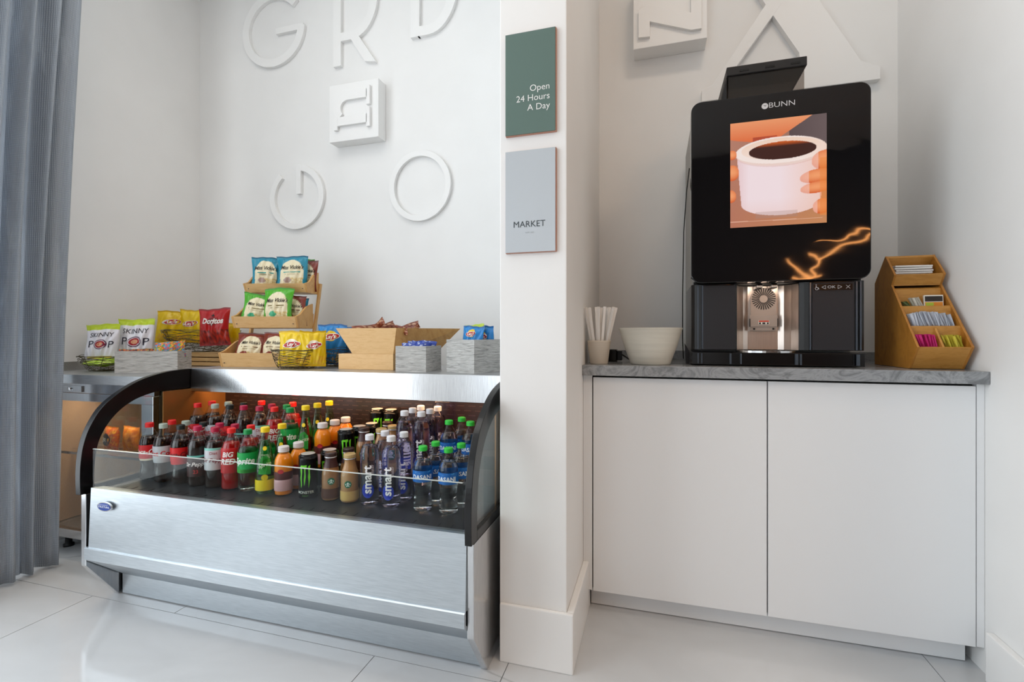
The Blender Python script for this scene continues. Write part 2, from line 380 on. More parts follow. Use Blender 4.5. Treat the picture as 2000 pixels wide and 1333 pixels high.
b.build('raised_letter', 'letter', t, bev=.001, fix=True)
letter('huge white raised serif letter X behind the coffee machine', [
    ('poly', [(.36, 2.70), (.56, 2.70), (.83, 2.20), (.90, 2.165), (.90, 2.112), (.56, 2.112), (.56, 2.16), (.612, 2.185), (.60, 2.27)]),
    ('poly', [(.60, 2.70), (.68, 2.70), (.30, 2.18), (.42, 2.165), (.42, 2.112), (.205, 2.112), (.205, 2.165), (.25, 2.18)])], YN, .035)

# ------------------------------------------------------------------ signs
def sign(label, z0, z1, face, txt):
    t = thing('wall_sign', label, 'sign', (0, PY, 0))
    MB().box(-.457, -.293, -.009, 0, z0, z1).build('edge', mat('salmon_edge', '#b98774', .5), t)
    MB().box(-.457, -.2955, -.0115, -.009, z0+.002, z1).build('face', face, t)
    for nm, col, rows_ in txt:
        b = MB()
        for s, size, x, z, al in rows_: text_on(b, s, size, lambda a, c: (a, -.0122, c), x, z, align=al)
        b.build(nm, cmat(col), t)
sign('dark green sign reading open 24 hours, upper one on the pillar', 1.676, 1.999, mat('green_sign_face', '#5d736c', .22),
     [('lettering', '#e4e6e4', [('Open', .0285, -.312, 1.818, 'RIGHT'), ('24 Hours', .0285, -.312, 1.788, 'RIGHT'), ('A Day', .0285, -.312, 1.758, 'RIGHT')])])
sign('pale grey sign reading market, lower one on the pillar', 1.303, 1.626, mat('grey_sign_face', '#b9c0c6', .25),
     [('lettering', '#3f474c', [('MARKET', .0275, -.379, 1.392, 'CENTER')]), ('small_lettering', '#a6adb3', [('\u2022\u2022\u2022 \u2022\u2022', .014, -.379, 1.366, 'CENTER')])])

# ------------------------------------------------------------------ curtain
b = MB(); t_ = MB()
def cur(u, v):
    s = u*.80; z = .015+v*3.25
    sq = 1+.05*sin(3*v)
    X = -2.60+.055*sin(s*2*pi/.118+.6*sin(v*2)+.5*sin(s*9))*(.6+.4*v)+.012*sin(s*2*pi/.047+2*v)-.03*sin(pi*min(1, v*1.1))
    Y = 1.505+.11*v**1.2 - s*.62*sq + .012*sin(s*40+v*3)
    if u == 0: X -= .01
    return (X, Y, z)
o = b.grid(260, 36, cur).build('curtain', 'cloth', smooth=True)
uv = o.data.uv_layers.new(name='UVMap')
for l in o.data.loops:
    i = l.vertex_index; uv.data[l.index].uv = ((i % 261)/260*.8, (i//261)/36*3.25)
md = o.modifiers.new('thick', 'SOLIDIFY'); md.thickness = .0025
tag(o, 'blue-grey woven floor-length curtain hanging in folds at the left', 'curtain')
exec_parts = []
# ================================================================== LEFT COUNTER AND UNDERCOUNTER FRIDGE
ZL = .863
o = MB().box(XL+.001, -2.118, 1.567, YB-.001, ZL-.043, ZL).build('worktop', 'steelw', bev=.003)
tag(o, 'stainless steel worktop over the glass-door fridge, left corner', 'worktop')
MB().box(XL+.001, XL+.016, 1.60, YB-.002, ZL, ZL+.045).build('upstand', 'steelw', o)
t = thing('undercounter_fridge', 'stainless undercounter fridge with lit glass door beside the curtain', 'fridge', (-2.49, 1.6, 0))
def L(x, y=0, z=0): return (x+2.49, y-1.6, z)
def lb(b, x0, x1, y0, y1, z0, z1, mi=0): return b.box(x0+2.49, x1+2.49, y0-1.6, y1-1.6, z0, z1, mi)
brown = mat('fridge_liner', '#a58c70', .35)
b = MB(); lb(b, -2.86, -2.84, 1.63, 2.34, .09, .815); lb(b, -2.145, -2.125, 1.63, 2.34, .09, .815); lb(b, -2.84, -2.145, 2.31, 2.34, .09, .815); lb(b, -2.84, -2.145, 1.63, 2.31, .09, .12); lb(b, -2.84, -2.145, 1.63, 2.31, .785, .815)
b.build('cabinet_shell', 'steel', t)
b = MB(); lb(b, -2.838, -2.832, 1.64, 2.3, .122, .783); lb(b, -2.153, -2.147, 1.64, 2.3, .122, .783); lb(b, -2.83, -2.155, 2.30, 2.308, .122, .783)
b.build('liner', brown, t)
b = MB(); lb(b, -2.86, -2.125, 1.60, 1.628, .735, .772); lb(b, -2.86, -2.125, 1.60, 1.628, .085, .125); lb(b, -2.86, -2.81, 1.60, 1.628, .125, .735); lb(b, -2.195, -2.125, 1.60, 1.628, .125, .735)
d = b.build('door', 'steelv', t, bev=.002)
b = MB(); lb(b, -2.81, -2.195, 1.610, 1.616, .125, .735); b.build('pane', 'fridgeglass', d)
b = MB(); lb(b, -2.86, -2.125, 1.605, 1.635, .7735, .815); b.build('control_fascia', 'steelv', t)
b = MB(); lb(b, -2.72, -2.57, 1.598, 1.605, .778, .806)
lp = b.build('lock_plate', 'steelv', t)
MB().lathe([(.009, 0), (.009, .006), (.005, .007)], 16).build('lock', 'chrome', lp, True).matrix_local = Matrix.Translation((-2.645+2.49, -.002, .792)) @ Matrix.Rotation(pi/2, 4, 'X')
b = MB()
for i in range(11): lb(b, -2.83, -2.155, 1.66+i*.06, 1.664+i*.06, .470, .474)
lb(b, -2.83, -2.155, 1.65, 1.658, .466, .478); b.build('wire_shelf', 'chrome', t)
for x in (-2.79, -2.2):
    b = MB(); b.lathe([(.022, 0), (.022, .012), (.014, .016), (.014, .09)], 14, c=(x+2.49, .08)); b.build('foot', 'blackmatte', t, True)
lt = bpy.data.lights.new('fridge_lamp', 'AREA'); lt.shape = 'RECTANGLE'; lt.size = .55; lt.size_y = .05; lt.energy = 2.8; lt.color = (1, .80, .58)
lo = bpy.data.objects.new('fridge_lamp', lt); COL.objects.link(lo); lo.parent = t; lo.location = (0, .14, .765)
# ================================================================== OPEN DISPLAY COOLER
CX0, CX1 = -2.10, -.50
cool = thing('display_cooler', 'open-front stainless display cooler full of drinks, between curtain and pillar', 'display cooler', ((CX0+CX1)/2, 1.43, 0))
cox, coy = (CX0+CX1)/2, 1.43
class CB(MB):
    def add(s, vs, fs, mi=0, cols=None): return MB.add(s, [(v[0]-cox, v[1]-coy, v[2]) for v in vs], fs, mi, cols)
yz = lambda a, c, d: (d, a, c)
AO = [(1.287, .44), (1.285, .50), (1.287, .56), (1.295, .62), (1.313, .68), (1.345, .74), (1.375, .775), (1.41, .802), (1.445, .824), (1.48, .843), (1.52, .859), (1.56, .870), (1.60, .878), (1.66, .886), (1.76, .889)]
AI = [(1.333, .44), (1.333, .50), (1.337, .56), (1.347, .62), (1.365, .665), (1.388, .70), (1.412, .727), (1.44, .750), (1.47, .768), (1.50, .781), (1.54, .792), (1.575, .798), (1.61, .801), (1.67, .801), (1.76, .801)]
def smooth_prof(pts, n=3):
    out = []
    for i in range(len(pts)-1):
        p0 = pts[max(i-1, 0)]; p1 = pts[i]; p2 = pts[i+1]; p3 = pts[min(i+2, len(pts)-1)]
        for k in range(n):
            t = k/n; out.append(tuple(.5*((2*p1[j])+(-p0[j]+p2[j])*t+(2*p0[j]-5*p1[j]+4*p2[j]-p3[j])*t*t+(-p0[j]+3*p1[j]-3*p2[j]+p3[j])*t**3) for j in (0, 1)))
    out.append(pts[-1]); return out
AO = smooth_prof(AO, 4); AI = smooth_prof(AI, 4)
for s, (a, c) in (('L', (CX0, CX0+.026)), ('R', (CX1-.021, CX1))):
    b = CB(); b.prism([(1.423, 0), (1.305, .165), (1.305, .438), (2.28, .438), (2.28, 0)], yz, a, c)
    b.build('end_panel', 'steelv', cool, bev=.002, fix=True)
    b = CB(); b.strip(AO, AI, yz, a, c, False); b.box(a, c, 1.333, 2.28, .440, .468); b.box(a, c, 1.76, 2.28, .468, .868)
    fr = b.build('end_frame', 'black', cool, bev=.0015, fix=True)
    b = CB(); b.prism([(1.336, .466)]+AI[1:]+[(1.76, .466)], yz, (a+c)/2-.003, (a+c)/2+.003); b.build('glass', 'glass', fr, fix=True)
b = CB(); b.box(CX0+.034, CX1-.034, 1.34, 2.27, .215, .436); b.box(CX0+.034, CX1-.034, 1.446, 2.27, .004, .215); b.build('carcass', 'gap', cool)
b = CB(); b.prism([(1.302, .467), (1.316, .467), (1.316, .245), (1.293, .245)], yz, CX0+.058, CX1-.0215)
b.prism([(1.302, .467), (1.302, .461), (1.345, .455), (1.345, .461)], yz, CX0+.058, CX1-.0215); fp = b.build('front_panel', 'steel', cool, fix=True)
b = CB(); b.prism([(1.290, .246), (1.286, .243), (1.286, .202), (1.43, .080), (1.44, .088), (1.298, .206), (1.298, .246)], yz, CX0+.046, CX1-.0215); b.build('bumper', 'steel', cool, fix=True)
b = CB(); b.box(CX0+.036, CX1-.0215, 1.43, 1.44, .004, .082); b.build('kick_plate', 'steel', cool)
# interior
b = CB(); b.box(CX0+.032, CX1-.032, 1.345, 1.92, .438, .450); b.box(CX0+.032, CX1-.032, 1.618, 1.92, .450, .510); b.box(CX0+.032, CX1-.032, 1.815, 1.92, .510, .562)
for i in range(36):
    x = -2.05+i*.043; b.box(x, x+.028, 1.36, 1.40, .450, .4512)
b.build('stepped_deck', mat('dark_deck', '#26282c', .35), cool)
slat = MB
b = CB(); b.box(CX0+.032, CX1-.032, 1.92, 1.93, .438, .868)
for j in range(13):
    for i in range(30): x = -2.03+i*.05+(j % 2)*.02; b.box(x, x+.032, 1.9185, 1.92, .60+j*.02, .604+j*.02, 1)
b.build('back_panel', [mat('dark_brown_liner', '#211716', .35), mat('slot_brown', '#3a2a26', .3)], cool)  # slots a lighter brown than the panel
b = CB()
lit_liner = mat('orange_lit_liner', '#b07a44', .3, .6)  # steel liner with the orange lamp light put into its colour
for a, c in ((CX0+.031, CX0+.035), (CX1-.035, CX1-.031)): CB().prism([(1.60, .45), (1.92, .45), (1.92, .866), (1.758, .866), (1.758, .797), (1.60, .797)], yz, a, c).build('side_liner', lit_liner, cool, fix=True)
la = bpy.data.lights.new('cooler_lamp', 'AREA'); la.shape = 'RECTANGLE'; la.size = 1.45; la.size_y = .03; la.energy = 5.0; la.color = (1, .60, .32)
lo = bpy.data.objects.new('cooler_lamp', la); COL.objects.link(lo); lo.parent = cool; lo.location = (0, 1.80-coy, .862)
b = CB(); b.box(CX0, CX1, 1.745, 2.30, .868, .890); b.build('top_deck', 'steelw', cool, bev=.0015)
b = CB(); b.prism([(1.738, .890), (1.745, .890), (1.757, .786), (1.74, .783), (1.733, .786)], yz, CX0+.031, CX1-.031); b.build('canopy', 'steelv', cool, fix=True)
b = CB(); b.tube([(-2.03, 1.785, .822), (-.57, 1.785, .822)], .012, 10)
lm = mat('warm_tube', (.1, .1, .1), .4, emis=(1, .55, .25), es=10); b.build('light_tube', lm, cool, True)
for a, c in ((-2.034, -1.4935), (-1.4905, -.534)):
    b = CB(); b.box(a, c, 1.303, 1.309, .466, .613); g = b.build('glass_guard', 'guard', cool)
    b = CB(); b.box(a, c, 1.3025, 1.3095, .6131, .6146); b.build('edge', mat('polished_glass_edge', '#c4ccca', .2), g)
# oval badge
bd = at(209, 989, 1.297)
b = MB(); e = [(.036*cos(2*pi*i/32), .017*sin(2*pi*i/32)) for i in range(32)]
tf = lambda k: (lambda a, c, d: (bd.x-cox+a, 1.297-coy-d-.004, bd.z+c+0*k))
b.prism(e, tf(0), 0, .006); bg = b.build('badge', 'chrome', cool, fix=True)
b = MB(); b.prism([(x*.9, y*.82) for x, y in e], tf(0), .006, .0072); b.build('blue_oval', cmat('#1f3f92', .3), bg, fix=True)
b = MB(); text_on(b, 'STRUCTURAL', .0095, lambda a, c: tf(0)(a, c, .0076), 0, -.0005, bold=.01); b.prism([(-.03, .006), (.02, .0075), (.02, .0085), (-.03, .007)], tf(0), .0072, .0076); b.build('lettering', cmat('#e8ecf4'), bg)

# ================================================================== DRINKS
FOAM = '#1a0d08'
def rad(prof, z):
    for (r0, z0), (r1, z1) in zip(prof, prof[1:]):
        if z0 <= z <= z1 and z1 > z0: return r0+(r1-r0)*(z-z0)/(z1-z0)
    return prof[-1][0]
def sub(prof, z0, z1, dr):
    zs = [z0]+[z for r, z in prof if z0 < z < z1]+[z1]
    return [(max(.001, rad(prof, z)+dr), z) for z in zs]
def bottle(name, label, cat, prof, drink, dz1, cap, capz, capr, shell='pet', bands=(), texts=(), group='drinks in the display cooler', rf=None, neck=None, caprough=.4, ring=None):
    t = thing(name, label, cat, group=group); prof = smooth_prof(prof)
    MB().lathe(prof, 28, rf=rf).build('shell', shell, t, True)
    if drink: MB().lathe([(.001, .003)]+sub(prof, .0035, dz1, -.0016)+[(.001, dz1)], 24).build('drink', drink, t, True)
    b = MB(); z0, z1 = capz; b.lathe([(capr, z0), (capr, z1-.0025), (capr-.0025, z1)], 26, rf=(lambda a, z: 1+.02*cos(26*a/1.0)) if caprough > .3 else None); b.build('cap', cmat(cap, caprough), t, False)
    if ring: MB().lathe([(ring[0], ring[1]), (ring[0]+.0012, ring[1]+.002), (ring[0], ring[1]+.004)], 24).build('neck_ring', cmat('#d9d9de', .2, .6), t, True)
    if neck: MB().lathe(sub(prof, neck[0], neck[1], .0007), 24, False, False).build('neck_sleeve', cmat(neck[2], .35), t, True)
    for z0, z1, c, nm in bands: MB().lathe(sub(prof, z0, z1, .0006), 28, False, False).build(nm, cmat(c, .35), t, True)
    for x in texts:
        b = MB(); z = x.get('z', .1); r = rad(prof, z)+.0012
        if 's' in x: text_on(b, x['s'], x['size'], lambda a, c: ((rad(prof, max(.003, min(prof[-1][1], c)))+.0012)*sin(a/r), -(rad(prof, max(.003, min(prof[-1][1], c)))+.0012)*cos(a/r), c), x.get('x', 0), z, x.get('rot', 0), shear=x.get('shear', 0), bold=x.get('bold', 0), sx=x.get('sx', 1))
        else:
            for poly in x['poly']:
                pts = []
                for i in range(len(poly)):
                    (a0, c0), (a1, c1) = poly[i], poly[(i+1) % len(poly)]; n = x.get('n', 1)
                    pts += [(a0+(a1-a0)*k/n, c0+(c1-c0)*k/n) for k in range(n)]
                e = x.get('e', 0); b.add([((rad(prof, c)+.0012+e)*sin((a+x.get('x', 0))/r), -(rad(prof, c)+.0012+e)*cos((a+x.get('x', 0))/r), c) for a, c in pts], [tuple(range(len(pts)))])
        b.build(x.get('name', 'lettering'), cmat(x['c'], .4), t)
    return t
cola = mat('cola', (.012, .004, .003), .08); redsoda = mat('red_soda', (.30, .004, .004), .08)
water = mat('water', (.97, .98, 1), .0, trans=1, ior=1.33); oj = mat('orange_juice', '#f08a10', .25); tan = mat('milky_coffee', '#b08352', .3); mocha = mat('coffee_milk', '#9a6b3e', .3)
lemonade = mat('pale_lemonade', (.80, .86, .74), .0, trans=1, ior=1.33)
P_contour = [(.026, 0), (.033, .008), (.0345, .028), (.0310, .058), (.0325, .082), (.0350, .100), (.0355, .140), (.0345, .155), (.0285, .178), (.0195, .198), (.0130, .212), (.0125, .222)]
P_round = [(.029, 0), (.0345, .007), (.0350, .04), (.0350, .14), (.0335, .158), (.0265, .182), (.0170, .204), (.0125, .214), (.0125, .222)]
P_cone = [(.030, 0), (.0335, .006), (.0340, .05), (.0330, .09), (.0280, .135), (.0195, .180), (.0140, .212), (.0130, .232)]
P_juice = [(.028, 0), (.0315, .006), (.0320, .05), (.0305, .06), (.0320, .072), (.0325, .115), (.0290, .135), (.0200, .152), (.0165, .158), (.0165, .168)]
P_can = [(.024, 0), (.0315, .006), (.0330, .014), (.0330, .140), (.0315, .149), (.0270, .156), (.0265, .158)]
P_milk = [(.027, 0), (.0310, .006), (.0315, .03), (.0315, .085), (.0295, .105), (.0225, .128), (.0195, .142), (.0195, .158)]
P_smart = [(.029, 0), (.0325, .006), (.0330, .03), (.0330, .165), (.0310, .190), (.0235, .212), (.0140, .224), (.0130, .232)]
P_ribbed = [(.028, 0), (.0325, .006), (.0320, .02), (.0300, .04), (.0290, .06), (.0310, .085), (.0335, .10), (.0335, .142), (.0300, .160), (.0200, .182), (.0135, .193), (.0130, .205)]
def ell(cx, cz, a, c, n=20): return [(cx+a*cos(2*pi*i/n), cz+c*sin(2*pi*i/n)) for i in range(n)]
claw = [[(-.019, .118), (-.012, .123), (-.011, .10), (-.013, .075), (-.012, .05), (-.0155, .040), (-.016, .062), (-.018, .075), (-.016, .09)],
        [(-.004, .122), (.003, .118), (.001, .102), (.002, .08), (0, .06), (-.003, .048), (-.004, .07), (-.002, .09)],
        [(-.013, .121), (.006, .123), (.005, .113), (-.011, .114)],
        [(.010, .118), (.018, .123), (.016, .10), (.018, .078), (.0145, .055), (.012, .040), (.012, .065), (.010, .08), (.012, .095)]]
logo = lambda z: [dict(poly=[ell(0, z, .0125, .0125)], c='#1f6b4c', z=z, name='round_logo', n=1), dict(poly=[ell(0, z+.003, .0035, .0045, 12), [(-.007, z-.008), (-.0025, z-.002), (.0025, z-.002), (.007, z-.008), (0, z-.006)], [(-.009, z+.001), (-.005, z+.004), (-.006, z-.004)], [(.009, z+.001), (.006, z-.004), (.005, z+.004)]], c='#cfe6dd', z=z, name='logo_figure', e=.0006)]
KINDS = {
 'cr': lambda: bottle('soda_bottle', '', 'soda bottle', P_contour, cola, .178, '#d81e20', (.213, .232), .0150, bands=[(.082, .145, '#c8151b', 'label_band'), (.082, .090, '#e9dcc4', 'label_border')], texts=[dict(s='Coca-Cola', size=.026, z=.118, c='#f3ece6', shear=.35, bold=.02)]),
 'cg': lambda: bottle('soda_bottle', '', 'soda bottle', P_contour, cola, .178, '#a3b0a6', (.213, .232), .0150, bands=[(.078, .145, '#b9bcc2', 'label_band')], texts=[dict(s='Diet Coke', size=.026, z=.115, c='#c2161e', bold=.02)]),
 'cb': lambda: bottle('soda_bottle', '', 'soda bottle', P_contour, cola, .172, '#16201f', (.213, .232), .0150, bands=[(.078, .145, '#cf1216', 'label_band')], texts=[dict(s='Coca-Cola', size=.024, z=.118, c='#5e0a0c', shear=.35, bold=.02)]),
 'dp': lambda: bottle('soda_bottle', '', 'soda bottle', P_round, cola, .176, '#b01b45', (.213, .232), .0150, bands=[(.112, .120, '#66b5aa', 'label_border'), (.038, .112, '#3a1b1a', 'label_band')], texts=[dict(s='Dr Pepper', size=.022, z=.085, c='#e9dedb', shear=.3, bold=.02), dict(s='23', size=.019, z=.056, c='#c43b3b', bold=.02)]),
 'dd': lambda: bottle('soda_bottle', '', 'soda bottle', P_round, cola, .176, '#a8173c', (.213, .232), .0150, bands=[(.146, .155, '#7fc3b8', 'label_border'), (.070, .146, '#c7c6cc', 'label_band')], texts=[dict(s='Diet', size=.016, z=.135, c='#9c2034'), dict(s='Dr Pepper', size=.022, z=.108, c='#7b2434', shear=.3, bold=.02)]),
 'rs': lambda: bottle('soda_bottle', '', 'soda bottle', P_round, redsoda, .180, '#e0201d', (.213, .232), .0150, bands=[(.065, .160, '#b3151c', 'label_band')], texts=[dict(s='BIG', size=.026, z=.135, c='#f0e6e6', bold=.03, shear=.2), dict(s='RED', size=.030, z=.108, c='#f0e6e6', bold=.03, shear=.2)]),
 'sp': lambda: bottle('soda_bottle', '', 'soda bottle', P_round, lemonade, .165, '#128a45', (.213, .232), .0150, bands=[(.072, .148, '#12a04c', 'label_band'), (.072, .086, '#57d257', 'label_border')], texts=[dict(s='Sprite', size=.033, z=.116, c='#eef6ee', shear=.25, bold=.03)]),
 'lm': lambda: bottle('lemon_soda_bottle', '', 'soda bottle', P_cone, lemonade, .195, '#f0cf1a', (.226, .245), .0155, shell='petgreen', bands=[(.012, .052, '#e8cf16', 'label_band')], texts=[dict(poly=[ell(0, .168, .007, .008)], c='#e9d028', z=.168, name='lemon_dot'), dict(poly=[[(-.022, .075), (.020, .072), (.022, .125), (.006, .142), (-.014, .135)]], c='#2e9b3f', z=.11, n=5, name='leaf_print'), dict(s='Sprite', size=.020, z=.108, c='#dff0cf', rot=.25, shear=.25), dict(poly=[ell(0, .062, .012, .011)], c='#d9c41c', z=.062, name='lemon_slice')]),
 'oj': lambda: bottle('juice_bottle', '', 'juice bottle', P_juice, oj, .150, '#ddd6d6', (.158, .178), .0190, bands=[(.018, .058, '#c9a0a4', 'label_band'), (.058, .088, '#5b2a2c', 'label_top')], texts=[dict(poly=[ell(0, .09, .011, .008)], c='#b8232a', z=.09, name='round_logo')]),
 'mo': lambda: bottle('energy_drink_can', '', 'drink can', P_can, None, 0, '#b9b4ae', (.1575, .1595), .0255, shell=mat('black_can', '#0b0b0d', .22, .5), texts=[dict(poly=claw, c='#6fd72c', z=.09, n=2, name='claw_mark'), dict(s='MONSTER', size=.0135, z=.024, c='#c9cdc6', bold=.02), dict(s='ENERGY', size=.006, z=.012, c='#4f8a3a')], caprough=.25),
 'fd': lambda: bottle('coffee_drink_bottle', '', 'coffee bottle', P_milk, mocha, .150, '#3c2b29', (.157, .170), .0215, bands=[(.010, .045, '#4c2a1b', 'label_band')], neck=(.118, .150, '#3d2222'), texts=logo(.072), ring=(.0205, .151), caprough=.25),
 'ft': lambda: bottle('coffee_drink_bottle', '', 'coffee bottle', P_milk, tan, .150, '#b99f6c', (.157, .170), .0215, bands=[(.010, .043, '#c9a765', 'label_band')], texts=logo(.068), ring=(.0205, .151), caprough=.25),
 'sm': lambda: bottle('water_bottle', '', 'water bottle', P_smart, water, .205, '#dcdde2', (.224, .243), .0150, shell='petpurple', texts=[dict(poly=[ell(-.006, .055, .021, .026, 28)], c='#1f3bb0', z=.055, name='blue_label'), dict(s='smart', size=.042, z=.092, x=-.007, rot=pi/2, c='#f4f4f8', bold=.025), dict(s='water', size=.016, z=.125, x=.010, rot=pi/2, c='#cfc6cf')]),
 'da': lambda: bottle('water_bottle', '', 'water bottle', P_ribbed, water, .170, '#2fbf3f', (.200, .216), .0150, bands=[(.100, .138, '#1765b5', 'label_band')], rf=lambda a, z: 1+.018*sin(z*900+2*a)*(z < .095), texts=[dict(s='DASANI', size=.020, z=.117, c='#e6eef6', bold=.03), dict(poly=[[(-.03, .134), (.03, .138), (.03, .1345), (-.01, .130)]], c='#4aa3d8', z=.134, n=5, name='wave_print')]),
}
DESC = {'cr': 'red-capped cola bottle with red script label', 'cg': 'grey-capped diet cola bottle with silver label', 'cb': 'black-capped cola bottle with plain red label',
 'dp': 'maroon-capped dark soda bottle with low dark label', 'dd': 'maroon-capped soda bottle with pale silver label', 'rs': 'red-capped bottle of bright red soda', 'sp': 'green-capped clear soda bottle with green label',
 'lm': 'tall tapering yellow-capped lemon soda bottle', 'oj': 'squat orange juice bottle with white cap', 'mo': 'black energy drink can with green claw mark', 'fd': 'dark-lidded coffee drink bottle with brown neck',
 'ft': 'tan-lidded coffee drink bottle', 'sm': 'tall white-capped water bottle with blue disc', 'da': 'green-capped ribbed water bottle with blue band'}
ROWN = ['front row', 'second row', 'third row', 'fourth row', 'rear row', 'raised rear step']
ROWY = [1.492, 1.567, 1.662, 1.735, 1.806, 1.868]
ROWZ = [.4515, .4515, .5115, .5115, .5115, .5635]
TOPY = {'mo': .16}
LAY = [[('cr', 292), ('cg', 319), ('cb', 353), ('dp', 386), ('dd', 420), ('rs', 452), ('sp', 484), ('lm', 518), ('oj', 554), ('mo', 602), ('fd', 646), ('ft', 683), ('sm', 722), ('sm', 764), ('da', 826), ('da', 876)],
       [('cr', 336), ('cg', 363), ('cb', 397), ('dp', 429), ('dd', 459), ('rs', 490), ('sp', 519), ('lm', 551), ('oj', 583), ('mo', 644), ('fd', 681), ('sm', 752), ('sm', 789), ('da', 851), ('da', 901)],
       [('cr', 386), ('cg', 420), ('cb', 449), ('dp', 476), ('dd', 507), ('rs', 536), ('sp', 566), ('lm', 597), ('oj', 630), ('mo', 676), ('fd', 711), ('ft', 745), ('sm', 790), ('sm', 823), ('da', 877), ('da', 919)],
       [('cr', 414), ('cg', 446), ('cb', 476), ('dd', 531), ('sp', 560), ('lm', 620), ('oj', 654), ('mo', 702), ('ft', 768), ('sm', 806), ('sm', 840), ('da', 902)],
       [('cr', 511), ('rs', 572), ('lm', 643), ('oj', 675), ('mo', 726), ('fd', 757), ('sm', 822), ('sm', 855)],
       [('mo', 737), ('mo', 764)]]
rng = random.Random(3)
proto = {}
for ri, row in enumerate(LAY):
    cnt = {}
    for k, x in row: cnt[k] = cnt.get(k, 0)+1
    seen = {}
    for k, x in row:
        pos = at(x, 800, ROWY[ri]); pos.z = ROWZ[ri]
        if k not in proto: proto[k] = KINDS[k](); first = True
        else: first = False
        rz = atan2(-pos.x, pos.y)*.75+rng.uniform(-.25, .2)
        side = ''
        if cnt[k] == 2: side = (', left of the pair' if not seen.get(k) else ', right of the pair')
        seen[k] = 1
        lab = '%s, %s%s' % (DESC[k], 'cooler\'s '+ROWN[ri] if ri < 5 else 'cooler\'s '+ROWN[ri], side)
        if first: o = proto[k]; o.location = pos; o.rotation_euler = (0, 0, rz); o['label'] = lab
        else: dup(proto[k], pos, (0, 0, rz), lab)
b_ = bottle('reflection_bottle', 'large clear bottle standing in for a reflection at the cooler back right', 'bottle', [(.04, 0), (.046, .01), (.047, .18), (.044, .21), (.03, .235), (.016, .25), (.014, .262)], None, 0, '#c9a28c', (.255, .268), .016, shell='petpurple', group=None)
p_ = at(868, 800, 1.862); b_.location = (p_.x, p_.y, .5635)  # added bottle stands in for a reflection in the back panel
# fridge contents
def cr(c): return hexc(c)
# ================================================================== BAGS
def bag(name, label, cat, w_, h, th, art, texts, loc, rz=0., rx=0., ry=0., group=None, seed=0, res=(44, 60), sag=.10, logos=()):
    r = random.Random(seed); ph = [r.uniform(0, 6.28) for _ in range(8)]; am = [r.uniform(.6, 1.3) for _ in range(8)]
    def thick(u, v):
        e = max(0, (v-.055)/.89); e = min(1, e)
        return th*.5*(max(0, sin(pi*e))**.55)*(max(0, 1-abs(u)**2.6)**.6)
    def wr(u, v, sgn):
        edge = (1-abs(u)**4)*min(1, v*8)*min(1, (1-v)*8)
        q = .0022*am[0]*sin(7*u+9*v+ph[0]+sgn)+.0018*am[1]*sin(-11*u+8*v+ph[1])+.0012*am[2]*sin(23*u*(1.2-v)+ph[2]+sgn)
        q += .0016*am[3]*sin(26*u+ph[3])*max(0, abs(v-.5)-.25)*4
        return q*edge*min(1.6, h/.16)
    def surf(u, v, sgn):
        W = w_/2*(1-sag*sin(pi*min(1, max(0, v)))**.8)
        x = u*W+.004*sin(5*v+ph[4])*h/.2; z = v*h+(.004*sin(2.5*u+ph[5])+.0012*sin(9*u+ph[6]))*v*h/.2
        y = sgn*(thick(u, v)+.0002)+wr(u, v, sgn)*(1 if thick(u, v) > .001 else .3)+.010*(v > .9)*(v-.9)*sin(3*u+ph[7])*h/.02*.1
        return (x, y, z)
    b = MB(); nu, nv = res
    b.grid(nu, nv, lambda a, c: surf(2*a-1, c, -1), lambda a, c: art(2*a-1, c, True))
    b.grid(nu, nv, lambda a, c: surf(2*a-1, c, 1), lambda a, c: art(2*a-1, c, False), flip=True)
    o = b.build(name, 'print', smooth=True); o.location = loc; o.rotation_euler = (rx, ry, rz); tag(o, label, cat, group)
    def fn(e): 
        def f(x, z):
            v = max(0, min(1, z/h)); W = w_/2*(1-sag*sin(pi*v)**.8); u = max(-1, min(1, x/W)); p = surf(u, v, -1); return (p[0], p[1]-e, p[2])
        return f
    for t in texts:
        m = MB()
        if 'poly' in t:
            for poly in t['poly']:
                n = len(poly); cx = sum(p[0] for p in poly)/n; cz = sum(p[1] for p in poly)/n; e = t.get('e', .0012)
                vs = [fn(e)(cx*w_, cz*h)]
                for q in (.5, 1): vs += [fn(e)((cx+(a-cx)*q)*w_, (cz+(c-cz)*q)*h) for a, c in poly]
                fs = [(0, 1+i, 1+(i+1) % n) for i in range(n)]+[(1+i, 1+n+i, 1+n+(i+1) % n, 1+(i+1) % n) for i in range(n)]
                m.add(vs, fs)
        else: text_on(m, t['s'], t['size']*h, fn(t.get('e', .0018)), t['x']*w_, t['v']*h, t.get('rot', 0), shear=t.get('shear', 0), bold=t.get('bold', 0), sx=t.get('sx', 1))
        m.build(t.get('name', 'lettering'), cmat(t['c'], .4), o)
    return o
def mix(a, b, t): t = max(0, min(1, t)); return tuple(a[i]*(1-t)+b[i]*t for i in range(3))
def vn(u, v, s=0): return .5+.5*sin(13*u+3*sin(7*v+s))*sin(11*v+2*sin(9*u+s*2))
def art_popcorn(u, v, f):
    lime = cr('#b7cc1e'); wh = cr('#e3e3ec')
    if v > .86: return lime
    if v < .10: return cr('#a9c23a')
    if f and .12 < v < .20 and abs(u) < .75: return mix(cr('#c9d64e'), cr('#e0b050'), vn(u*3, v*3))
    return wh
def art_chip(main, dark, chip='#e2a92f'):
    m_, d_, c_ = cr(main), cr(dark), cr(chip)
    def a(u, v, f):
        if v > .95 or v < .04: return d_
        if f and v < .30 and vn(u*1.2, v*1.6, 2) > .55: return mix(m_, c_, .85)
        return mix(m_, d_, .35*(vn(u*.6, v*.6) > .8))
    return a
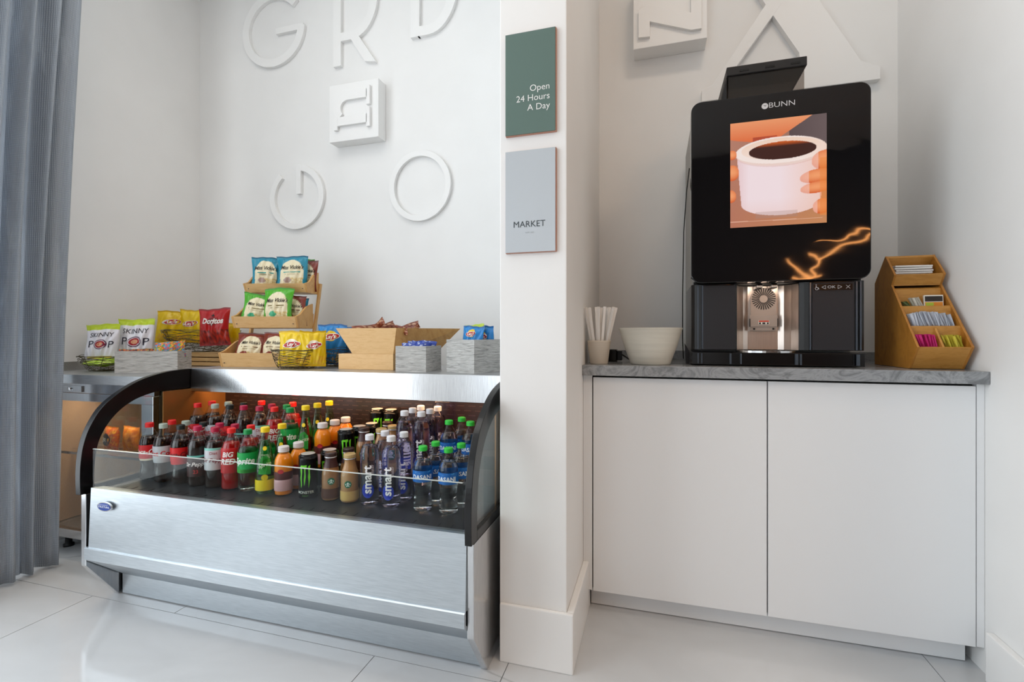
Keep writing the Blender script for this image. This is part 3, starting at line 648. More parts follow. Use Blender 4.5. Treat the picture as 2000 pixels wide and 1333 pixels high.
def art_kettle(main, dark, deco):
    m_, d_, e_ = cr(main), cr(dark), cr(deco)
    c1, c2 = cr('#e6dcbb'), cr('#d8c48c')
    def a(u, v, f):
        if not f: return m_
        if v > .96 or v < .03: return d_
        r = (u/.80)**2+((v-.46)/.42)**2
        if r < 1 or (v < .5 and v > .10 and abs(u) < .80-.15*(.5-v)):
            if v < .36 and u > -.1+.2*sin(9*v) and vn(u*2, v*3, 1) > .35: return mix(c2, cr('#c9a658'), .5*vn(u*5, v*6))
            if (u+.25)**2/.07+(v-.30)**2/.006 < 1: return e_
            return c1
        return m_ if v > .16 else mix(m_, d_, .3)
    return a
def art_red(u, v, f):
    m_ = cr('#b3161b')
    if v > .95 or v < .04: return cr('#8d0f14')
    if f and v < .42: return mix(cr('#c3301a'), cr('#5a1216'), vn(u, v*1.4, 3))
    if f and abs(u) < .35 and abs(v-.66) < .13-.3*abs(u)*.6: return cr('#7e0d12')
    return m_
def art_multi(cols):
    cs = [cr(c) for c in cols]
    def a(u, v, f): return cs[int((vn(u*1.3, v*1.1, 5)*.98)*len(cs)) % len(cs)]
    return a
def ellp(cx, cz, a, c, n=24, rot=0): return [(cx+a*cos(2*pi*i/n)*cos(rot)-c*sin(2*pi*i/n)*sin(rot), cz+a*cos(2*pi*i/n)*sin(rot)+c*sin(2*pi*i/n)*cos(rot)) for i in range(n)]
def lays(v=.66, sun='#e9c42a', s=1.): return [dict(poly=[ellp(0, v+.02, .20*s, .13*s)], c=sun, name='sun_disc', e=.001), dict(poly=[ellp(0, v-.005, .30*s, .085*s, rot=.12)], c='#e8e2dc', name='banner_border', e=.0016), dict(poly=[ellp(0, v-.005, .275*s, .07*s, rot=.12)], c='#b5171c', name='banner', e=.0022), dict(s="Lay's", size=.135*s, x=0, v=v-.003, c='#f4eee8', rot=.12, shear=.2, bold=.03, e=.003)]
def popt(): return [dict(s='SKINNY', size=.155, x=0, v=.72, c='#2a2a38', sx=.9, shear=.1), dict(s='P', size=.24, x=-.27, v=.49, c='#26263a'), dict(s='P', size=.24, x=.30, v=.47, c='#26263a'),
    dict(poly=[ellp(.01, .48, .18, .12)], c='#5a2a50', name='ring_print'), dict(poly=[ellp(.01, .48, .155, .10)], c='#d9d0d8', name='ring_gap', e=.0018), dict(poly=[ellp(.01, .48, .135, .085)], c='#a31f2e', name='red_disc', e=.0023), dict(poly=[ellp(.01, .48, .085, .05)], c='#dba07c', name='kernel_print', e=.0028)]
def vick(size=.135, sub_='#2f8d8a', txt='SEA SALT'): return [dict(s="Miss Vickie's", size=size, x=0, v=.65, c='#1d1710', shear=.3, bold=.015, sx=.78), dict(poly=[[(-.26, .505), (.26, .505), (.26, .535), (-.26, .535)]], c=sub_, name='flavour_strip'), dict(poly=[[(-.2, .455), (.2, .455), (.2, .468), (-.2, .468)]], c='#a89a74', name='thin_strip')]
TEAL = art_kettle('#1d87a3', '#13607c', '#a88f86'); GRN = art_kettle('#4faa2a', '#3b8a22', '#3fae82'); BRN = art_kettle('#7c3326', '#5b241b', '#8e3a30')
YEL = art_chip('#e6c40c', '#cfa806'); BLU = art_chip('#1c7fc4', '#0f5a9a', '#e0c060')
ZC0 = .890
# ---- wire baskets
def wire_basket(label, cx, cy, z0, r0, r1, h, n, seed, group='woven wire bowls', floor_=True):
    r = random.Random(seed); t = thing('wire_basket', label, 'wire basket', (cx, cy, z0), group=group); b = MB()
    for i in range(n):
        f = i/(n-1); R = r0+(r1-r0)*f**.7; z = .004+f*h*.94; a0 = r.uniform(0, 6.28); k1 = r.choice([5, 6, 7, 8]); p1 = r.uniform(0, 6.28); tilt = r.uniform(-.1, .1)*h
        b.tube([((R+.003*sin(3*a+p1))*cos(a+a0), (R+.003*sin(3*a+p1))*sin(a+a0), max(.003, z+.055*h*sin(k1*a+p1)+tilt*sin(a))) for a in [2*pi*j/64 for j in range(64)]], .0012, 5, closed=True)
    for j in range(7):
        a = 2*pi*j/7+r.uniform(-.25, .25); b.tube([((r0+(r1-r0)*f**.7)*cos(a+.25*f), (r0+(r1-r0)*f**.7)*sin(a+.25*f), .003+f*h) for f in [q/6 for q in range(7)]], .0013, 5)
    b.build('wire_weave', 'wire', t, True)
    MB().tube([(r1*cos(a), r1*sin(a), h) for a in [2*pi*j/48 for j in range(48)]], .002, 6, closed=True).build('rim', 'wire', t, True)
    b = MB()
    for k in range(4): b.tube([(r0*(k+.5)/4*cos(a), r0*(k+.5)/4*sin(a), .0025) for a in [2*pi*j/30 for j in range(30)]], .0013, 5, closed=True)
    b.build('wire_bottom', 'wire', t, True)
    return t
# popcorn bowl, far left
p = at(208, 700, 1.79)
wire_basket('shallow wire bowl of green-topped popcorn bags, nearest the curtain', p.x+.005, 1.79, ZL, .06, .118, .075, 13, 1)
GP = 'bags of popcorn in the left wire bowl'
bag('snack_bag', 'white and lime popcorn bag, smaller one nearest the curtain', 'snack bag', .150, .205, .045, art_popcorn, popt(), (at(199, 0, 1.79).x, 1.785, ZL+.034), rz=.55, rx=-.10, group=GP, seed=3)
bag('snack_bag', 'white and lime popcorn bag behind the long grey candy box', 'snack bag', .170, .235, .05, art_popcorn, popt(), (at(262, 0, 1.90).x, 1.90, ZL+.034), rz=.55, rx=-.06, ry=.03, group=GP, seed=5)
bag('snack_bag', 'lime green snack bag lying flat in the wire bowl', 'snack bag', .14, .17, .04, art_chip('#9cc01c', '#7da010', '#c9d870'), [], (p.x+.01, 1.80-.085, ZL+.036), rz=.2, rx=-pi/2+.12, group=GP, seed=9)
# ---- ribbed boxes
def open_box(name, label, cat, corner, rz, w_, d_, h, m, t_=.007, group=None):
    t = thing(name, label, cat, corner, rz, group)
    b = MB(); b.box(0, w_, 0, t_, 0, h); b.box(0, w_, d_-t_, d_, 0, h); b.box(0, t_, t_, d_-t_, 0, h); b.box(w_-t_, w_, t_, d_-t_, 0, h); b.box(t_, w_-t_, t_, d_-t_, 0, .006)
    b.build('box_walls', m, t, fix=True); return t
def loc_in(corner, rz, x, y, z): return Vector(corner)+Matrix.Rotation(rz, 3, 'Z') @ Vector((x, y, z))
c1_, r1_ = (-2.492, 1.690, ZL), radians(31)
open_box('ribbed_box', 'long low ribbed grey box of candy packs on the left worktop', 'box', c1_, r1_, .265, .18, .104, 'ribbed')
mm = [('candy_pack', ['#2a1c18', '#3a241c', '#b8342a', '#e09a28', '#4aa058'], .045), ('candy_pack', ['#57b4dc', '#2c86c0', '#e04c2c', '#f2c42e', '#3aa05a'], .05)]
k = 0
for i in range(5):
    q = loc_in(c1_, r1_, .028+i*.026, .06+.04*(i % 2), .035)
    bag('candy_pack', 'dark candy pack with coloured dots in the long grey box, '+['first', 'second', 'third', 'fourth', 'fifth'][i]+' from the left', 'candy pack', .075, .078, .016, art_multi(mm[0][1]), [], q, rz=r1_+rng.uniform(-.3, .3), rx=-.15, ry=rng.uniform(-.1, .1), group='dark candy packs', seed=20+i, res=(14, 14))
for i in range(5):
    q = loc_in(c1_, r1_, .172+(i % 3)*.032, .035+.04*(i//2), .052+.006*(i % 3))
    bag('candy_pack', 'sky-blue candy pack in the long grey box, '+['front left', 'front middle', 'front right', 'rear left', 'rear right'][i]+' of its heap', 'candy pack', .085, .088, .022, art_multi(mm[1][1]), [], q, rz=r1_+rng.uniform(-.5, .5), rx=-.2+.1*i, ry=rng.uniform(-.25, .25), group='sky-blue candy packs', seed=30+i, res=(14, 14))
q2 = (-1.055, 1.828, ZC0)
open_box('ribbed_box', 'small ribbed grey box of dark blue packs beside the pale wood box', 'box', q2, 0, .142, .15, .108, 'ribbed')
for i in range(6):
    q = (q2[0]+.046+.010*i, q2[1]+.045+.03*(i % 3), ZC0+.046+.006*(i % 2))
    bag('cookie_pack', 'dark blue cookie pack in the small grey box, '+['first', 'second', 'third', 'fourth', 'fifth', 'sixth'][i]+' from the left', 'snack pack', .075, .078, .018, lambda u, v, f: cr('#1a3c9c') if vn(u*2, v*2) < .8 else cr('#c6d4ee'), [], q, rz=rng.uniform(-.3, .3), rx=-.1, ry=.05*i-.12, group='dark blue cookie packs', seed=40+i, res=(16, 16))
q3, r3 = (-.843, 1.878, ZC0), radians(-24)
open_box('ribbed_box', 'tall ribbed grey box of chip bags next to the pillar', 'box', q3, r3, .165, .19, .136, 'ribbed')
bag('snack_bag', 'white and lime popcorn bag in the tall grey box by the pillar', 'snack bag', .10, .165, .04, art_popcorn, popt(), loc_in(q3, r3, .063, .10, .035), rz=r3+.2, group='bags in the tall grey box', seed=50)
bag('snack_bag', 'blue chip bag with red banner, front one in the tall grey box', 'snack bag', .125, .165, .04, BLU, lays(.80, s=.8), loc_in(q3, r3, .090, .062, .028), rz=r3+.02, rx=-.08, group='bags in the tall grey box', seed=51)
bag('snack_bag', 'blue chip bag at the right of the tall grey box, by the pillar', 'snack bag', .125, .165, .04, BLU, lays(.7), loc_in(q3, r3, .098, .130, .030), rz=r3-.1, group='bags in the tall grey box', seed=52)
# ---- slatted crate with wire basket
t = thing('slatted_crate', 'low pale bamboo slatted crate under the wide wire basket', 'crate', (-2.51, 2.33, ZL))
b = MB()
for i in range(3):
    z = .004+i*.026
    b.box(-.28, .28, -.13, -.118, z, z+.021); b.box(-.28, .28, .118, .13, z, z+.021); b.box(-.28, -.268, -.118, .118, z, z+.021); b.box(.268, .28, -.118, .118, z, z+.021)
b.build('slats', 'bamboo', t, bev=.0015)
b = MB()
for x in (-.266, .254):
    for y in (-.117, .105): b.box(x, x+.012, y, y+.012, 0, .081)
b.build('corner_posts', 'bamboo_side', t)
b = MB(); b.box(-.268, .268, -.117, .117, .070, .079); b.build('crate_lid', 'bamboo', t)
ZB = ZL+.0815
wire_basket('wide wire basket of yellow and red chip bags on the slatted crate', -2.62, 2.27, ZB, .12, .205, .130, 24, 4)
GB = 'chip bags in the wide wire basket'
bag('snack_bag', 'yellow chip bag leaning left in the wide wire basket', 'snack bag', .165, .19, .05, YEL, lays(.66), (at(334, 0, 2.22).x, 2.22, ZB+.055), rz=.75, ry=.06, group=GB, seed=60)
bag('snack_bag', 'yellow chip bag in the middle of the wide wire basket', 'snack bag', .155, .205, .05, YEL, lays(.60), (at(378, 0, 2.28).x, 2.28, ZB+.052), rz=.3, rx=.05, group=GB, seed=61)
bag('snack_bag', 'red tortilla chip bag standing in the wide wire basket', 'snack bag', .175, .21, .05, art_red, [dict(s='Doritos', size=.20, x=0, v=.66, c='#ece6e2', bold=.04, rot=-.05, shear=.1, sx=.85), dict(poly=[[(-.03, .60), (.03, .60), (0, .53)]], c='#ece6e2', name='triangle'), dict(poly=[[(-.06, .80), (.06, .79), (0, .86)]], c='#1a1414', name='black_triangle')], (at(421, 0, 2.15).x, 2.15, ZB+.042), rz=.35, ry=-.04, group=GB, seed=62)
bag('snack_bag', 'yellow chip bag at the right rim of the wide wire basket', 'snack bag', .10, .13, .04, YEL, [], (at(455, 0, 2.27).x, 2.27, ZB+.045), rz=.2, group=GB, seed=63, res=(20, 24))
# ---- tiered bamboo rack
RX, RY, RR = -2.02, 1.865, radians(14)
rk = thing('tiered_display_rack', 'three-tier pale bamboo rack of kettle chip bags', 'display rack', (RX, RY, ZC0), RR)
def tray(y0, z0, hf, w_, dp, nm='tray'):
    b = MB(); fl = .022
    b.hexa([(0, y0, z0), (w_, y0, z0), (w_, y0+.010, z0), (0, y0+.010, z0)], [(-fl*.4, y0-fl, z0+hf), (w_+fl*.4, y0-fl, z0+hf), (w_+fl*.4, y0-fl+.010, z0+hf), (-fl*.4, y0-fl+.010, z0+hf)])
    b.box(.004, w_-.004, y0+.008, y0+dp, z0, z0+.008)
    tr = b.build(nm, 'bamboo', rk, bev=.0012, fix=True)
    for x, s in ((0, -1), (w_, 1)):
        xa, xb = (x-.001, x-.011) if s < 0 else (x+.001, x+.011)
        b = MB(); b.prism([(y0, z0-.001), (y0-fl-.001, z0+hf), (y0+.02, z0+hf+.012), (y0+dp*.55, z0+hf+.055), (y0+dp, z0+hf+.075), (y0+dp, z0-.001)], lambda a, c, d: (d, a, c), xa, xb)
        b.build('tray_side', 'bamboo_side', tr, bev=.001, fix=True)
    b = MB()
    for x in (.012, w_-.012): b.add([(x+.003*cos(q*pi/4), y0-.0105, z0+.02+.003*sin(q*pi/4)) for q in range(8)], [tuple(range(8))])
    b.build('screw_holes', cmat('#3a2a1a'), tr)
tray(.0, .0, .068, .315, .20); tray(.100, .192, .057, .315, .16); tray(.200, .380, .046, .315, .13)
b = MB()
for x in (-.022, .3265): b.prism([(.20, 0), (.225, 0), (.352, .44), (.327, .44)], yz, x, x+.0105)
b.prism([(.195, .005), (.203, .005), (.203, .09), (.195, .09)], yz, -.011, .326); b.prism([(.255, .19), (.262, .19), (.27, .27), (.263, .27)], yz, -.011, .326); b.prism([(.325, .38), (.332, .38), (.335, .445), (.328, .445)], yz, -.011, .326)
b.build('back_posts', 'bamboo_side', rk, bev=.001, fix=True)
def rk_at(x, y, z): return loc_in((RX, RY, ZC0), RR, x, y, z)
GK = 'kettle chip bags on the tiered rack'
bag('snack_bag', 'teal and cream kettle chip bag, left front of the top tier', 'snack bag', .150, .185, .045, TEAL, vick(.15, '#3a9c96'), rk_at(.072, .238, .391), rz=RR+.30, rx=-.12, ry=.05, group=GK, seed=70)
bag('snack_bag', 'teal and cream kettle chip bag, right front of the top tier', 'snack bag', .165, .190, .05, TEAL, vick(.15, '#3a9c96'), rk_at(.222, .235, .391), rz=RR+.15, rx=-.10, group=GK, seed=71)
bag('snack_bag', 'green-edged kettle chip bag hidden behind the top tier\'s teal bags', 'snack bag', .15, .185, .03, GRN, [], rk_at(.235, .300, .391), rz=RR+.1, rx=-.04, group=GK, seed=72, res=(20, 26))
bag('snack_bag', 'brown kettle chip bag at the right end of the top tier', 'snack bag', .13, .175, .03, BRN, vick(.15, '#6a3a2a', 'BBQ'), rk_at(.275, .288, .391), rz=RR-.1, rx=-.06, group=GK, seed=73, res=(24, 30))
bag('snack_bag', 'brown kettle chip bag behind the top tier\'s left teal bag', 'snack bag', .13, .170, .03, BRN, [], rk_at(.10, .295, .391), rz=RR+.1, rx=-.06, group=GK, seed=74, res=(20, 26))
bag('snack_bag', 'green and cream kettle chip bag, left front of the middle tier', 'snack bag', .150, .170, .045, GRN, vick(.14, '#8a7a4a', 'JALAPENO'), rk_at(.075, .140, .203), rz=RR+.25, rx=-.14, ry=.10, group=GK, seed=75)
bag('snack_bag', 'green and cream kettle chip bag, front centre of the middle tier', 'snack bag', .155, .195, .05, GRN, vick(.14, '#8a7a4a', 'JALAPENO'), rk_at(.205, .128, .203), rz=RR+.05, rx=-.10, ry=-.02, group=GK, seed=76)
bag('snack_bag', 'brown kettle chip bag in the middle tier behind the green ones', 'snack bag', .13, .160, .03, BRN, vick(.14, '#6a3a2a', 'BBQ'), rk_at(.262, .180, .203), rz=RR+.1, rx=-.05, group=GK, seed=77, res=(24, 30))
bag('snack_bag', 'dark teal kettle chip bag at the right end of the middle tier', 'snack bag', .10, .150, .03, TEAL, [], rk_at(.272, .222, .203), rz=RR-.1, rx=-.04, group=GK, seed=78, res=(20, 26))
bag('snack_bag', 'brown and cream kettle chip bag, left of the bottom tier', 'snack bag', .150, .160, .05, BRN, vick(.14, '#7a5a3a', 'SMOKEHOUSE'), rk_at(.085, .055, .011), rz=RR+.15, rx=-.30, ry=.10, group=GK, seed=79)
bag('snack_bag', 'brown and cream kettle chip bag, centre of the bottom tier', 'snack bag', .150, .160, .05, BRN, vick(.14, '#7a5a3a', 'SMOKEHOUSE'), rk_at(.225, .052, .011), rz=RR-.05, rx=-.22, group=GK, seed=80)
# ---- front wire baskets with yellow and blue bags
def bask(px, Y, r, h, seed, lab): x = at(px, 0, Y).x; wire_basket(lab, x, Y, ZC0+.0005, r*.72, r, h, 12, seed); return x
x_ = bask(580, 1.875, .108, .085, 11, 'wire bowl of yellow chip bags in front of the tiered rack')
bag('snack_bag', 'yellow chip bag with red banner in the wire bowl, left one', 'snack bag', .140, .160, .045, YEL, lays(.62, '#f4ecd8'), (at(573, 0, 1.84).x, 1.838, ZC0+.012), rz=.28, rx=-.03, group='yellow chip bags in the front wire bowl', seed=90)
bag('snack_bag', 'yellow chip bag in the wire bowl, right one turned away', 'snack bag', .115, .162, .04, YEL, lays(.60, '#f4ecd8'), (at(611, 0, 1.865).x, 1.865, ZC0+.012), rz=.75, rx=-.03, ry=.03, group='yellow chip bags in the front wire bowl', seed=91)
bag('snack_bag', 'yellow chip bag lying behind in the front wire bowl', 'snack bag', .13, .14, .04, YEL, [], (x_+.01, 1.925, ZC0+.012), rz=.3, rx=.06, group='yellow chip bags in the front wire bowl', seed=92, res=(20, 26))
x_ = bask(655, 2.06, .100, .085, 12, 'wire bowl of blue chip bags left of the pale wood box')
bag('snack_bag', 'blue chip bag with red banner in front in the wire bowl', 'snack bag', .150, .195, .05, BLU, lays(.68), (at(648, 0, 2.02).x, 2.015, ZC0+.012), rz=.2, rx=-.04, ry=.04, group='blue chip bags in the wire bowl', seed=95)
bag('snack_bag', 'blue chip bag leaning right in the wire bowl beside the wood box', 'snack bag', .145, .190, .045, BLU, [], (at(672, 0, 2.09).x, 2.085, ZC0+.012), rz=.1, ry=.12, group='blue chip bags in the wire bowl', seed=96, res=(24, 30))
# ---- pale wood boxes
t = thing('wooden_riser', 'low pale bamboo box supporting the flared bamboo bin', 'wooden box', (0, 0, ZC0))
x0, x1 = at(661, 0, 1.89).x, at(768, 0, 1.89).x
b = MB(); b.box(x0, x1, 1.89, 2.13, 0, .0705); b.build('riser_body', 'bamboo', t, bev=.002)
t = thing('flared_bin', 'flared pale bamboo bin heaped with brown snacks', 'wooden bin', (0, 0, ZC0+.071))
bl, br = at(688, 0, 1.892), at(768, 0, 1.892); tl, tr = at(656, 641, 1.875), at(774, 641, 1.875)
HB = tr.z-(ZC0+.071)
out_b = [(bl.x, 1.892, 0), (br.x, 1.892, 0), (br.x+.11, 2.10, 0), (bl.x+.02, 2.10, 0)]
out_t = [(tl.x, 1.875, HB), (tr.x, 1.875, HB), (tr.x+.19, 2.14, HB), (tl.x+.02, 2.14, HB)]
b = MB(); T_ = .009
def lerp3(p, q, s): return tuple(p[i]+(q[i]-p[i])*s for i in range(3))
cb = tuple(sum(p[i] for p in out_b)/4 for i in range(3)); ct = tuple(sum(p[i] for p in out_t)/4 for i in range(3))
ib = [lerp3(p, cb, .09) for p in out_b]; it = [lerp3(p, ct, .07) for p in out_t]
for i, nm, m_ in ((0, 'front_board', 'bamboo'), (1, 'right_board', 'bamboo_side'), (2, 'rear_board', 'bamboo'), (3, 'left_board', 'bamboo_side')):
    j = (i+1) % 4; MB().hexa([out_b[i], out_b[j], ib[j], ib[i]], [out_t[i], out_t[j], it[j], it[i]]).build(nm, m_, t, fix=True)
MB().hexa([(p[0], p[1], .0005) for p in ib], [(p[0], p[1], .008) for p in ib]).build('bottom', 'bamboo', t, fix=True)
for i in range(14):
    a = i*.9; f_ = i/13
    x = tl.x+.055+f_*.205+.015*sin(a); y = 1.955+.13*((i*5) % 7)/6+.02*cos(a)
    bag('snack_bar', 'reddish-brown wrapped snack bar heaped in the flared bamboo bin', 'snack bar', .034, .105, .016, art_multi(['#7a3220', '#8e4a30', '#6a2a1c', '#c9a080']), [], (x-.04*cos(a), y, ZC0+.071+HB-.006-.012*(i % 3)+.006*(i % 2)), rz=0, rx=-.6*cos(a), ry=pi/2-.15+.25*sin(a*1.7), group='wrapped snack bars in the flared bin', seed=120+i, res=(8, 12))
# long filler layer of the same bars deeper in the bin
for i in range(5):
    bag('snack_bar', 'reddish-brown wrapped snack bar heaped in the flared bamboo bin', 'snack bar', .034, .105, .016, art_multi(['#7a3220', '#8e4a30', '#6a2a1c']), [], (tl.x+.06+.04*i, 1.95+.03*i, ZC0+.071+.05), rx=.2, ry=pi/2, group='wrapped snack bars in the flared bin', seed=140+i, res=(8, 12))
# fridge contents (packs on the lit shelf)
FZ = .4745
for i, (x, w_, h, cols, lab) in enumerate([(-2.60, .10, .115, ['#d86a1e', '#b8501a', '#e0a030'], 'orange snack pack with dark round mark on the fridge shelf, left'), (-2.48, .11, .12, ['#e0902a', '#c96c1c'], 'orange snack pack on the fridge shelf, second from the left'),
        (-2.37, .10, .16, ['#e0b02c', '#d08a20'], 'tall yellow-orange pack on the fridge shelf'), (-2.27, .11, .10, ['#6a3c8e', '#8a5ab0', '#c44a6a'], 'purple snack pack on the fridge shelf, nearest the door stile')]):
    bag('chilled_pack', lab, 'snack pack', w_, h, .05, art_multi(cols), [dict(poly=[ellp(-.1, .45, .30, .27)], c='#1c1418', name='dark_disc'), dict(s='30', size=.24, x=-.1, v=.45, c='#e8e0d0', bold=.02, e=.004)] if i == 0 else [], (x, 1.75+.01*i, FZ), group='packs in the fridge', seed=160+i, res=(20, 24))
for i, (x, cols) in enumerate([(-2.45, ['#4a9c3c', '#7ab83c']), (-2.33, ['#b8387a', '#d86a9c']), (-2.22, ['#3a8c48', '#c8c040'])]):
    bag('chilled_pack', ['green snack pack on the fridge floor', 'pink snack pack on the fridge floor', 'green and yellow pack on the fridge floor'][i], 'snack pack', .11, .14, .05, art_multi(cols), [], (x, 1.76, .1205), group='packs in the fridge', seed=170+i, res=(18, 20))
bt = bottle('sauce_jar', 'round yellow-topped jar at the back of the fridge shelf', 'jar', [(.03, 0), (.036, .008), (.036, .10), (.028, .12), (.026, .13)], oj, .10, '#e8b820', (.128, .146), .029, group=None); bt.location = (-2.42, 2.0, FZ)
# ================================================================== NICHE CABINET
t = thing('base_cabinet', 'white handleless two-door base cabinet under the coffee machine', 'cabinet', (.36, 1.84, 0))
def nb(b, x0, x1, y0, y1, z0, z1, mi=0): return b.box(x0-.36, x1-.36, y0-1.84, y1-1.84, z0, z1, mi)
b = MB(); nb(b, -.24, .952, 1.865, 2.39, .080, .892); nb(b, -.262+.001, -.2275, 1.842, 1.865, .079, .892); nb(b, .9545, XR-.001, 1.842, 1.865, .079, .892); b.build('carcass', 'lacquer', t)
b = MB(); nb(b, -.2395, .952, 1.8595, 1.8645, .081, .892); b.build('door_reveal', 'gap', t)
b = MB(); nb(b, -.238, .95, 1.892, 1.905, .003, .080); b.build('plinth', 'lacquer', t)
for a, c in ((-.2235, .3685), (.3725, .9515)):
    b = MB(); nb(b, a, c, 1.840, 1.859, .078, .885); b.build('door', 'lacquer', t, bev=.0012)
ZN = .932
o = MB().box(PX1+.0005, XR-.0005, 1.815, YN-.001, .893, ZN).build('stone_worktop', 'stone', bev=.002)
tag(o, 'grey veined stone worktop on the white cabinet in the niche', 'worktop')
MB().box(PX1+.0005, XR-.0005, YN-.016, YN-.001, ZN, ZN+.04).build('upstand', 'stone', o)
# cup with wrapped stirrers
cp = at(1170, 0, 1.90); t = thing('stirrer_cup', 'cream paper cup holding wrapped stirrers at the niche\'s left end', 'cup', (cp.x, 1.90, ZN))
MB().lathe([(.032, 0), (.034, .004), (.0445, .086), (.046, .090), (.0445, .091), (.0425, .087), (.032, .006), (.001, .005)], 32, cap1=False).build('cup', 'cupmat', t, True)
rs = random.Random(5); st0 = None
for i in range(18):
    a = 2*pi*i/18+rs.uniform(-.15, .15); lean = rs.uniform(.12, .26); bx, by = .020*cos(a), .020*sin(a)
    if st0 is None:
        b = MB(); b.box(-.0048, .0048, -.0016, .0016, 0, .205); b.box(-.0056, .0056, -.0006, .0006, .195, .213); st0 = b.build('wrapped_stirrer', 'paper', bev=.0005); s = st0
        tag(st0, 'white paper-wrapped stirrer standing in the cream cup', 'stirrer', 'wrapped stirrers in the cup')
    else: s = dup(st0, (0, 0, 0), (0, 0, 0))
    s.location = (cp.x+bx*.9, 1.90+by*.9, ZN+.0075+rs.uniform(0, .004)); s.rotation_euler = (-lean*sin(a)*.8, lean*cos(a)*(.95 if abs(cos(a)) > .3 else .6), rs.uniform(0, 3))
    s.rotation_mode = 'XYZ'; s.rotation_euler = (Matrix.Rotation(lean, 3, Vector((-sin(a), cos(a), 0))) @ Matrix.Rotation(rs.uniform(-.7, .7), 3, 'Z')).to_euler()
t = thing('device_box', 'small black boxy device behind the cream stirrer cup', 'device', (at(1186, 0, 2.10).x, 2.10, ZN))
b = MB(); b.box(-.055, .042, -.03, .03, 0, .052); b.build('housing', 'black', t, bev=.004)
b = MB(); b.box(.0425, .062, -.022, .022, .006, .046); b.build('end_cap', 'blackmatte', t, bev=.003)
b = MB(); b.tube([(.062, .0, .03), (.075, .02, .02), (.09, .06, .006), (.12, .12, .004), (.15, .2, .004)], .003); b.build('cable', 'black', t, True)
# bowl
bp = at(1270, 0, 1.935); t = tag(MB().lathe([(.001, .0), (.070, 0), (.074, .004), (.078, .014), (.100, .075), (.1175, .136), (.1185, .139), (.1155, .139), (.096, .075), (.070, .012), (.001, .010)], 56, False, False, rf=lambda a, z: 1+.004*sin(z*420)).build('ceramic_bowl', 'cream', None, True), 'cream ribbed ceramic bowl left of the coffee machine', 'bowl'); t.location = (bp.x, 1.935, ZN)

# ================================================================== COFFEE MACHINE
MX, MY = .405, 1.90
cm = thing('coffee_machine', 'tall black bean-to-cup coffee machine with lit screen', 'coffee machine', (MX, MY, ZN))
class NB(MB):
    def add(s, vs, fs, mi=0, cols=None): return MB.add(s, [(v[0]-MX, v[1]-MY, v[2]-ZN) for v in vs], fs, mi, cols)
def rrect(x0, x1, z0, z1, r, n=6):
    return arc(x1-r, z1-r, r, 0, 90, n)+arc(x0+r, z1-r, r, 90, 180, n)+arc(x0+r, z0+r, r, 180, 270, n)+arc(x1-r, z0+r, r, 270, 360, n)
xz = lambda a, c, d: (a, d, c)
b = NB(); b.box(.135, .68, 1.953, 2.36, 1.232, 1.865); b.box(.135, .68, 2.03, 2.36, .940, 1.232); b.build('body', mat('machine_grey_side', '#9b9c9a', .4), cm, bev=.004)
pm, pt, pp = nt('glossy_black_panel'); pp.inputs['Base Color'].default_value = (.006, .006, .007, 1); pp.inputs['Roughness'].default_value = .04; pp.inputs['Coat Weight'].default_value = .0
bump(pt, pp, noise(pt, coords(pt, (1, 1, 1.4)), 4, 2, .6), .10, .012)
NB().prism(rrect(.127, .69, 1.232, 1.891, .034), xz, 1.880, 1.925).build('door_panel', pm, cm, bev=.003, fix=True)
b = NB(); b.box(.14, .676, 1.9255, 1.952, 1.231, 1.87); b.build('door_frame', 'blackmatte', cm)
